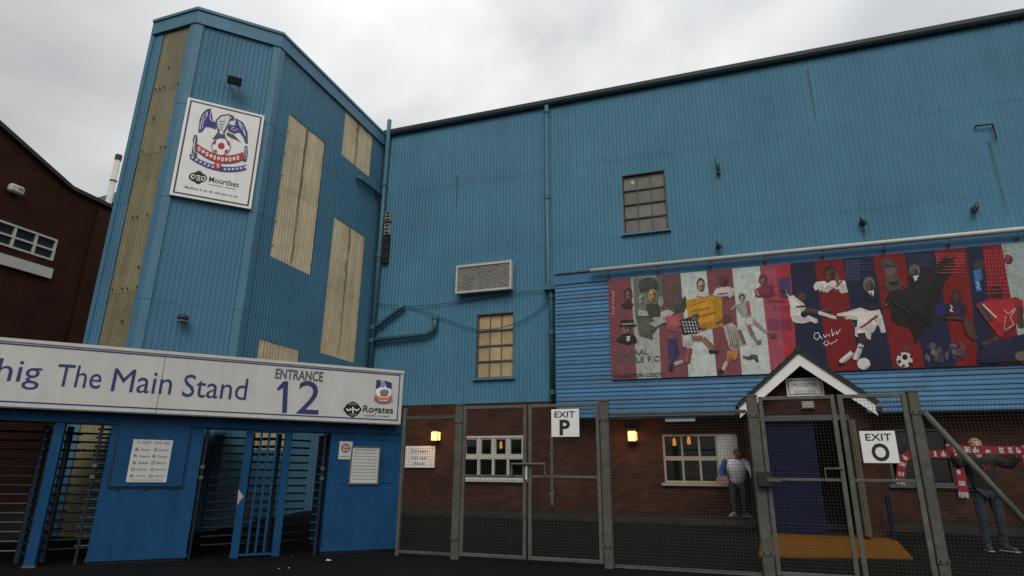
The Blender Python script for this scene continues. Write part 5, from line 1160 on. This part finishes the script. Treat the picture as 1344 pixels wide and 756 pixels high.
# ------------------------------------------------------------------ brick building at the left
BX = -20.0; LB = Fr((BX,0,0), (0,1,0), (1,0,0)); l = lambda x, y: LB.px(x, y)
bb = thing('brick_building', 'dark brick building with sloping roofline at far left', 'building', (BX, 9, 0))
r0, r1, r2 = l(0,168), l(93,250), l(140,275); k = (r0[1]-r1[1])/(r1[0]-r0[0])
prof = [(2,0),(16,0),(16,r2[1]),(r1[0],r1[1]),(2, r1[1]+k*(r1[0]-2))]
wv = [l(*p) for p in ((0,288),(75,315),(70,342),(0,322))]; wh = (wv[0][0]-1.4, (wv[1][0]+wv[2][0])/2, (wv[2][1]+wv[3][1])/2, (wv[0][1]+wv[1][1])/2)
mb = MB(); LB.quad(mb, [(2,0),(16,0),(16,wh[2]),(2,wh[2])], -9, 0); LB.box(mb, wh[1], 16, wh[2]+.001, wh[3], -9, 0); LB.box(mb, 2, wh[0], wh[2]+.001, wh[3], -9, 0)
LB.quad(mb, [(2,wh[3]+.001),(16,wh[3]+.001),(16,r2[1]),(r1[0],r1[1]),(2,r1[1]+k*(r1[0]-2))], -9, 0); build('brick_wall', mb, BRICKL, bb)
mb = MB(); LB.quad(mb, [(2,r1[1]+k*(r1[0]-2)+.002),(r1[0],r1[1]+.002),(16,r2[1]+.002),(16,r2[1]+.14),(r1[0],r1[1]+.14),(2,r1[1]+k*(r1[0]-2)+.16)], -9.2, .12); build('coping', mb, TILE, bb)
mb = MB(); x = l(100,400)[0]; LB.box(mb, x, x+.45, 0, r1[1]-.25, .001, .12); build('brick_pier', mb, BRICKL, bb)
mb = MB(); LB.ring(mb, *wh, .06, -.1, .02)
for i in (1,2,3,4): x = wh[0]+(wh[1]-wh[0])*i/5; LB.box(mb, x-.035, x+.035, wh[2]+.06, wh[3]-.06, -.09, .01)
zz_ = wh[2]+(wh[3]-wh[2])*.48; LB.box(mb, wh[0]+.06, wh[1]-.06, zz_-.028, zz_+.028, -.088, .012)
f = build('window', mb, WHITEP, bb)
for i in range(5):
    for y0_,y1_ in ((wh[2]+.05,zz_),(zz_,wh[3]-.05)):
        mb = MB(); LB.box(mb, wh[0]+.05+(wh[1]-wh[0]-.1)*i/5, wh[0]+.05+(wh[1]-wh[0]-.1)*(i+1)/5, y0_, y1_, -.06, -.05); build('pane', mb, GLASSB, f)
lv = [l(*p) for p in ((0,333),(68,353),(66,367),(0,347))]
mb = MB(); LB.box(mb, wh[0], lv[1][0], (lv[2][1]+lv[3][1])/2, (lv[0][1]+lv[1][1])/2, .001, .09); build('concrete_lintel', mb, WHITEP, bb)
a,b = l(19,250); t = thing('security_light', 'small pale box light high on the dark brick wall', 'light', LB.P(a,b,0))
mb = MB(); LB.box(mb, a-.24, a+.18, b-.13, b+.13, .03, .22); build('housing', mb, WHITEP, t, bevel=.05)
mb = MB(); LB.box(mb, a-.02, a+.12, b-.02, b+.08, .222, .23); build('lens', mb, LOUV, t)
# flue and far roof beyond
FL = Fr((0,20,0), (1,0,0), (0,-1,0)); ft, fb = FL.px(156,205), FL.px(146,272)
t = thing('flue_pipe', 'white flue pipe with dark cap rising beyond the tower', 'chimney', FL.P(fb[0],8,0))
mb = MB(); mb.tube([FL.P(ft[0],0,0), FL.P(ft[0],ft[1]-.25,0)], .14, 12); build('pipe', mb, WHITEP, t, smooth=True)
mb = MB(); mb.tube([FL.P(ft[0],ft[1]-.248,0), FL.P(ft[0],ft[1]+.05,0)], .16, 12); build('cap', mb, BLACK, t)
mb = MB(); z_ = (ft[1]+fb[1])/2; mb.tube([FL.P(ft[0],z_,0), FL.P(ft[0],z_+.07,0)], .165, 12); build('collar', mb, GREYM, t)
f2_ = Fr((0,24,0), (1,0,0), (0,-1,0)); u0, u1 = f2_.px(112,262), f2_.px(146,256)
t = thing('far_building', 'strip of teal metal roof showing beyond the brick building', 'building', f2_.P(u0[0],0,0))
mb = MB(); f2_.quad(mb, [(u0[0]-1,u0[1]-.2),(u1[0]+2,u1[1]+.3),(u1[0]+2,u1[1]-.4),(u0[0]-1,u0[1]-.9)], -6, 0); build('roof', mb, TRIM, t)
mb = MB(); f2_.box(mb, u0[0]-.8, u1[0]+1.8, 0, u0[1]-.8, -5.8, -.2); build('wall', mb, BRICKL, t)

# ------------------------------------------------------------------ people
def skin(name, vs, es, rs, mt, parent, org, sub=2, root=0, smooth=True):
    """grow one continuous surface round a joint skeleton"""
    me = bpy.data.meshes.new(name); me.from_pydata([tuple(v) for v in vs], es, [])
    o = bpy.data.objects.new(name, me); COL.objects.link(o)
    sm = o.modifiers.new('skin', 'SKIN'); sm.use_smooth_shade = True
    for i, r in enumerate(rs):
        d = me.skin_vertices[0].data[i]; d.radius = r if isinstance(r, tuple) else (r, r); d.use_root = (i == root)
    ss = o.modifiers.new('sub', 'SUBSURF'); ss.levels = sub; ss.render_levels = sub
    dg = bpy.context.evaluated_depsgraph_get(); nm = bpy.data.meshes.new_from_object(o.evaluated_get(dg))
    bpy.data.objects.remove(o); bpy.data.meshes.remove(me)
    for p in nm.polygons: p.use_smooth = True
    if name in ('jacket','trousers','shirt','blue_sleeve'):                # creases in the cloth
        for v in nm.vertices:
            p = v.co; k_ = mnoise.noise(Vector((p.x*9,p.y*9,p.z*16)))*.015+mnoise.noise(Vector((p.x*22+5,p.y*22,p.z*34)))*.005
            v.co = p+v.normal*k_
    nm.materials.clear(); nm.materials.append(mt); nm.name = name
    q = bpy.data.objects.new(name, nm); COL.objects.link(q)
    if parent: q.parent = parent; ORG[q.name] = ORG[parent.name]
    return q
def chain(V, E, Rr, start, pts):
    prev = start
    for p, r in pts:
        V.append(Vector(p)); Rr.append(r); E.append((prev, len(V)-1)); prev = len(V)-1
    return prev
def hand(V, E, Rr, wrist, d, up, side, curl=.5):
    """palm, four unequal bent fingers and a thumb leaving the side of the palm"""
    w_ = Vector(V[wrist]); d = Vector(d).normalized(); up = Vector(up).normalized(); n = d.cross(up).normalized()*side
    palm = chain(V, E, Rr, wrist, [(w_+d*.05, (.030,.018)), (w_+d*.085, (.034,.016))])
    for i, ln in enumerate((.066,.076,.070,.054)):
        o = up*((i-1.5)*.021)
        b0 = w_+d*.10+o
        chain(V, E, Rr, palm, [(b0, .010), (b0+d*ln*.5-n*ln*.25*curl, .0095), (b0+d*ln*.75-n*ln*.7*curl, .008)])
    t0 = w_+d*.055+up*.034
    chain(V, E, Rr, palm-1, [(t0, .011), (t0+d*.03+up*.016-n*.012, .010), (t0+d*.05+up*.012-n*.03*curl, .008)])
def person(lab, loc, J, cloth, hair_m, rz=0, scale=1.0):
    t = thing('person', lab, 'person', (0,0,0)); ORG[t.name] = Vector((0,0,0))
    V, E, Rr = [], [], []
    V.append(Vector(J['pelvis'])); Rr.append((.15,.115))
    sp = chain(V, E, Rr, 0, [(J['waist'], (.145,.11)), (J['chest'], (.165,.115))])
    nk = chain(V, E, Rr, sp, [(J['neckb'], (.075,.07)), (J['neck'], (.058,.060))])
    hd = Vector(J['head']); f = Vector(J['face']).normalized(); upv = (hd-Vector(J['neck'])).normalized(); sd_ = f.cross(upv).normalized()
    h1 = chain(V, E, Rr, nk, [(hd+upv*-.055+f*.022, (.058,.062)), (hd+f*.008, (.074,.086)), (hd+upv*.065-f*.006, (.070,.080)), (hd+upv*.108-f*.01, (.038,.045))])
    ih = h1-2
    chain(V, E, Rr, ih, [(hd+f*.108-upv*.012, .013)])                       # nose
    for s_ in (-1,1): chain(V, E, Rr, ih, [(hd+sd_*.092*s_-f*.005-upv*.005, .015)])   # ears
    for s_, k in ((-1,'L'),(1,'R')):
        A = J['arm'+k]; wr = chain(V, E, Rr, sp, [(A[0], .066), (A[1], .045), (A[2], .030)])
        hand(V, E, Rr, wr, Vector(A[2])-Vector(A[1])+Vector(J['hd'+k])*.3, J['hu'+k], s_, J.get('curl',.8))
        G = J['leg'+k]; chain(V, E, Rr, 0, [(G[0], .092), (G[1], .064), (G[2], .036), (G[3], (.022,.016))])
    skin('body', V, E, Rr, SKIN, t, None)
    # hair cap
    mb = MB(); c = hd+upv*.045-f*.022; mb.sphere(c, .094, .100, .088, 14, 10)
    mb.v = [v if (v-hd).dot(f) < .062 or (v-hd).dot(upv) > .085 else hd+upv*.05+(v-hd)*.55 for v in mb.v]
    build('hair', mb, hair_m, t, smooth=True)
    for s_ in (-1,1):                                                      # eyes
        mb = MB(); mb.sphere(hd+f*.084+sd_*.032*s_+upv*.012, .010,.010,.008, 8, 6); build('eye', mb, INKB, t)
    mb = MB(); mb.obox(hd+f*.086-upv*.05, sd_*.022, f*.004, upv*.004); build('mouth', mb, mat('lip', (.24,.09,.08), .6), t)
    cloth(t, J)
    t.location = loc; t.rotation_euler = (0,0,rz); t.scale = (scale,)*3
    return t
def top_cloth(t, J, m_, name, infl=.022, slL=True, slR=True, belly=0):
    V, E, Rr = [Vector(J['pelvis'])+Vector((0,0,-.13))], [], [(.172+infl*.5,.140+infl*.5)]
    wv_ = Vector(J['waist'])+Vector(J['face']).normalized()*belly
    sp = chain(V, E, Rr, 0, [(wv_, (.15+infl+belly*.3,.12+infl+belly*.6)), (J['chest'], (.168+infl,.12+infl)), (J['neckb'], (.085,.08))])
    for k, on in (('L',slL),('R',slR)):
        A = J['arm'+k]
        if on: chain(V, E, Rr, sp-1, [(A[0], .072+infl*.5), (A[1], .054+infl*.4), (Vector(A[1]).lerp(Vector(A[2]), .9), .038+infl*.4)])
        else: chain(V, E, Rr, sp-1, [(A[0], .072+infl*.5)])
    return skin(name, V, E, Rr, m_, t, None)
def trousers(t, J, m_):
    V, E, Rr = [Vector(J['pelvis'])+Vector((0,0,.04))], [], [(.152,.122)]
    for k in 'LR':
        G = J['leg'+k]; chain(V, E, Rr, 0, [(G[0], .104), (G[1], .076), (Vector(G[2])+Vector((0,.01,.02)), .066), (Vector(G[2])+Vector((0,.01,-.035)), .068)])
    skin('trousers', V, E, Rr, m_, t, None)
def shoes(t, J, mL, mR):
    for k, m_ in (('L',mL),('R',mR)):
        G = J['leg'+k]; a, b = Vector(G[2]), Vector(G[3]); d = (b-a); d.z = 0; d.normalize(); g0 = J.get('floor', 0)
        V, E, Rr = [Vector((a.x,a.y,g0+.06))-d*.05], [], [(.050,.070)]
        chain(V, E, Rr, 0, [(Vector((a.x,a.y,g0+.055))+d*.05, (.048,.05)), (Vector((a.x,a.y,g0+.045))+d*.14, (.05,.042)), (Vector((a.x,a.y,g0+.038))+d*.20, (.036,.034))])
        skin('shoe', V, E, Rr, m_, t, None, sub=2)
        mb = MB(); 
        c = Vector((a.x,a.y,g0+.012))+d*.07; mb.obox(c, d*.15, Vector((-d.y,d.x,0))*.048, Vector((0,0,.012))); build('sole', mb, SHOEW, t, bevel=.01)
# man with scarf held up, right
ps = slope_hit(1309, 724); sc2 = 1.0
pz = Vector((ps.x, ps.y, gz(ps.y)))
J2 = dict(pelvis=(0,0,.93), waist=(0,0,1.08), chest=(0,.0,1.30), neckb=(0,.01,1.47), neck=(0,.0,1.53), head=(0,-.015,1.63), face=(0,-1,-.05),
    armL=[(-.20,0,1.42),(-.36,-.12,1.30),(-.45,-.24,1.50)], armR=[(.20,0,1.42),(.38,-.12,1.30),(.50,-.24,1.48)], hdL=(0,-.1,.3), hdR=(0,-.1,.3), huL=(1,0,0), huR=(-1,0,0),
    legL=[(-.10,0,.88),(-.115,-.02,.50),(-.11,.03,.09),(-.13,-.10,.05)], legR=[(.10,0,.88),(.12,-.03,.50),(.13,.03,.09),(.19,-.09,.05)], curl=.9)
def cl2(t, J):
    top_cloth(t, J, JACK, 'jacket', .03); trousers(t, J, JEANS); shoes(t, J, SHOED, SHOED)
    mb = MB()
    for dx,dz in ((-.035,.03),(.03,.03),(0,0),(-.03,-.03),(.035,-.03)): mb.obox((.03+dx,-.156,1.28+dz), Vector((.016,0,0)), Vector((0,.004,0)), Vector((0,0,.014)))
    build('chest_badge', mb, SCARF, t)
p2 = person('man in dark jacket and jeans holding a red scarf before his face', pz, J2, cl2, HAIRF, rz=.06)
# the scarf he holds
def scarf(name, lab, pts, wd, base, fr_ends=(True,True), n=40, nrm=Vector((0,-1,0)), grp='red and white football scarves', motif=.16):
    """thick knitted strip through points (centre line) with blocks of white and tasselled ends"""
    P = [Vector(p) for p in pts]
    for _ in range(3):
        Q = [P[0]]
        for u,v in zip(P,P[1:]): Q += [u*.75+v*.25, u*.25+v*.75]
        P = Q+[P[-1]]
    t = thing(name, lab, 'scarf', base, grp); th_ = .012
    L_ = [0]
    for u,v in zip(P,P[1:]): L_.append(L_[-1]+(v-u).length)
    ring = []
    for i,p in enumerate(P):
        d = (P[min(i+1,len(P)-1)]-P[max(i-1,0)]).normalized(); s_ = d.cross(nrm).normalized(); wob = .012*math.sin(L_[i]*9)
        ring.append((p+nrm*wob, s_, d))
    def strip(i0, i1, w0, w1, c0, c1):
        mb = MB(); vs = []
        for p,s_,d in ring[i0:i1+1]: vs += [p+s_*w0+nrm*c0, p+s_*w1+nrm*c0, p+s_*w1+nrm*c1, p+s_*w0+nrm*c1]
        m_ = i1-i0+1; fs = [(0,1,2,3), tuple(4*(m_-1)+j for j in (3,2,1,0))]
        for i in range(m_-1):
            for j in range(4): fs.append((4*i+j, 4*i+(j+1)%4, 4*i+4+(j+1)%4, 4*i+4+j))
        mb.add(vs, fs); return mb
    b = build('knit', strip(0, len(ring)-1, -wd/2, wd/2, -th_/2, th_/2), SCARF, t, smooth=False)
    at = lambda l_: min(range(len(L_)), key=lambda i: abs(L_[i]-l_))
    k = motif*.4; rs = random.Random(3)
    while k < L_[-1]-.1:
        # one letter-like white motif: two or three bars
        c = k; i0, i1 = at(c), at(c+motif*.42)
        ty = rs.randrange(3)
        for (lo, hi) in {0:((-.28,-.10),(.08,.28)), 1:((-.06,.30),), 2:((-.30,-.14),(-.05,.08),(.16,.30))}[ty]:
            if i1 > i0: build('white_motif', strip(i0, i1, wd*lo, wd*hi, th_/2+.0005, th_/2+.003), SCARFW, t)
        j0 = at(c+motif*.12); j1 = at(c+motif*.26)
        if j1 > j0: build('white_motif', strip(j0, j1, -wd*.32, wd*.32, th_/2+.0033, th_/2+.005), SCARFW, t)
        k += motif*rs.choice((.8,1.0,1.15))
    for e, on in ((0,fr_ends[0]),(len(ring)-1,fr_ends[1])):
        if not on: continue
        p,s_,d = ring[e]; d = -d if e == 0 else d; mb = MB()
        for q_ in range(14):
            o_ = p+s_*wd*((q_+.5)/14-.5); mb.tube([o_, o_+d*.05+Vector((0,rs.uniform(-.01,.01),-.01)), o_+d*.10+s_*rs.uniform(-.012,.012)+Vector((0,0,-.02))], .0062, 5)
        build('fringe', mb, SCARFW, t)
    return t
W2L = lambda v: pz + Matrix.Rotation(.06,4,'Z') @ Vector(v)
hL_ = W2L((-.47,-.30,1.57)); hR_ = W2L((.53,-.30,1.55))
mid = W2L((0.03,-.30,1.555))
scarf('scarf', 'red and white scarf stretched between the hands of the man in dark jacket', [hL_+Vector((-.03,0,-.03)), hL_+Vector((.02,0,.01)), hL_.lerp(mid,.5)+Vector((0,0,-.0)), mid, mid.lerp(hR_,.5), hR_+Vector((-.02,0,.01)), hR_+Vector((.03,0,-.1)), hR_+Vector((.06,0,-.35))], .135, mid, (False,True), motif=.15)
# scarf hung on the window frame
wz = REAR.px(1215,597,.08)
sq = lambda x,y,c=.08: REAR.P(*REAR.px(x,y,c),c)
scarf('scarf', 'red and white scarf draped across the dark window right of the porch', [sq(1182,629), sq(1183,612), sq(1187,600), sq(1195,596), sq(1215,596), sq(1240,595.5), sq(1252,596), sq(1257,602), sq(1260,620), sq(1264,646)], .185, sq(1215,634), (True,True), motif=.2)
# man leaning on the wall, left of the porch
pa_ = REAR.px(966, 683, .45); P1 = Vector((pa_[0]+.10, WY-.66, .425))
J1 = dict(pelvis=(0,.26,.80), waist=(.0,.16,.95), chest=(.0,.12,1.15), neckb=(.03,.05,1.30), neck=(.04,.01,1.345), head=(.07,-.03,1.44), face=(.8,-.55,-.12),
    armL=[(-.23,.08,1.25),(-.34,.02,1.02),(-.33,-.16,.86)], armR=[(.23,.06,1.25),(.37,-.02,1.02),(.38,-.16,.84)], hdL=(0,-.1,-.2), hdR=(0,-.1,-.2), huL=(0,-1,0), huR=(0,-1,0),
    legL=[(-.11,.18,.74),(-.13,-.10,.42),(-.11,-.16,.09),(-.19,-.28,.05)], legR=[(.11,.18,.74),(.13,-.04,.42),(.12,-.05,.09),(.21,-.16,.05)], curl=.7)
def cl1(t, J):
    top_cloth(t, J, SHIRT, 'shirt', .045, slL=False, belly=.06); trousers(t, J, TROU); shoes(t, J, SHOEW, SHOED)
    A = J['armL']; V, E, Rr = [Vector(A[0])+Vector((.05,0,.02))], [], [.095]
    chain(V, E, Rr, 0, [(A[0], .092), (A[1], .070), (Vector(A[1]).lerp(Vector(A[2]), .85), .052)]); skin('blue_sleeve', V, E, Rr, BLUES, t, None)
    mb = MB()
    sh_ = [c_ for c_ in t.children if c_.name.startswith('shirt')][0]
    for z in (.90, .97, 1.04, 1.11, 1.18):
        for i in range(-4,5):
            x = i*.048+.02*((z*100) % 2); hit, lo, no, _ = sh_.ray_cast(Vector((x,-2,z)), Vector((0,1,0)))
            if hit: mb.obox(lo+no*.003, Vector((.011,0,0)), Vector((0,.004,0)), Vector((0,0,.007)))
    build('printed_motif', mb, mat('pale_grey_print', (.30,.30,.33), .8, var=.1), t)
person('grey haired man in white patterned shirt with one blue sleeve leaning by the window', P1, J1, cl1, HAIRG, scale=.97)
mb = MB(); c = P1+Vector((-.32,-.28,.80)); 
for k in range(3): mb.obox(c+Vector((0,.010*k-.01,.006*k)), Vector((.13-.01*k,0,.02)), Vector((0,.004,0)), Vector((-.01,0,.075-.004*k)))
tag(build('newspaper', mb, PINK, loc=c), 'folded pink newspaper in the hand of the man by the window', 'newspaper')

# ------------------------------------------------------------------ litter
for i, (x, y, w_, lab) in enumerate(((430,737,.075,'crumpled white wrapper on the tarmac below the right blue panel'), (379,746,.025,'small white scrap on the tarmac before the bar grille'), (366,747,.02,'tiny pale scrap lying left of another before the bar grille'), (383,731,.02,'tiny pale scrap right at the foot of the bar grille'))):
    p = ground_hit(x, y); mb = MB(); rg = random.Random(i)
    vs = [p+Vector((rg.uniform(-w_,w_), rg.uniform(-w_,w_)*.6, .004+rg.uniform(0,w_*.35))) for _ in range(9)]
    bm = bmesh.new(); [bm.verts.new(v) for v in vs]; bmesh.ops.convex_hull(bm, input=bm.verts); bm.verts.index_update()
    mb.add([v.co.copy() for v in bm.verts], [[v.index for v in f.verts] for f in bm.faces]); bm.free()
    tag(build('litter', mb, WHITEP, loc=p), lab, 'litter', 'scraps of litter on the tarmac')
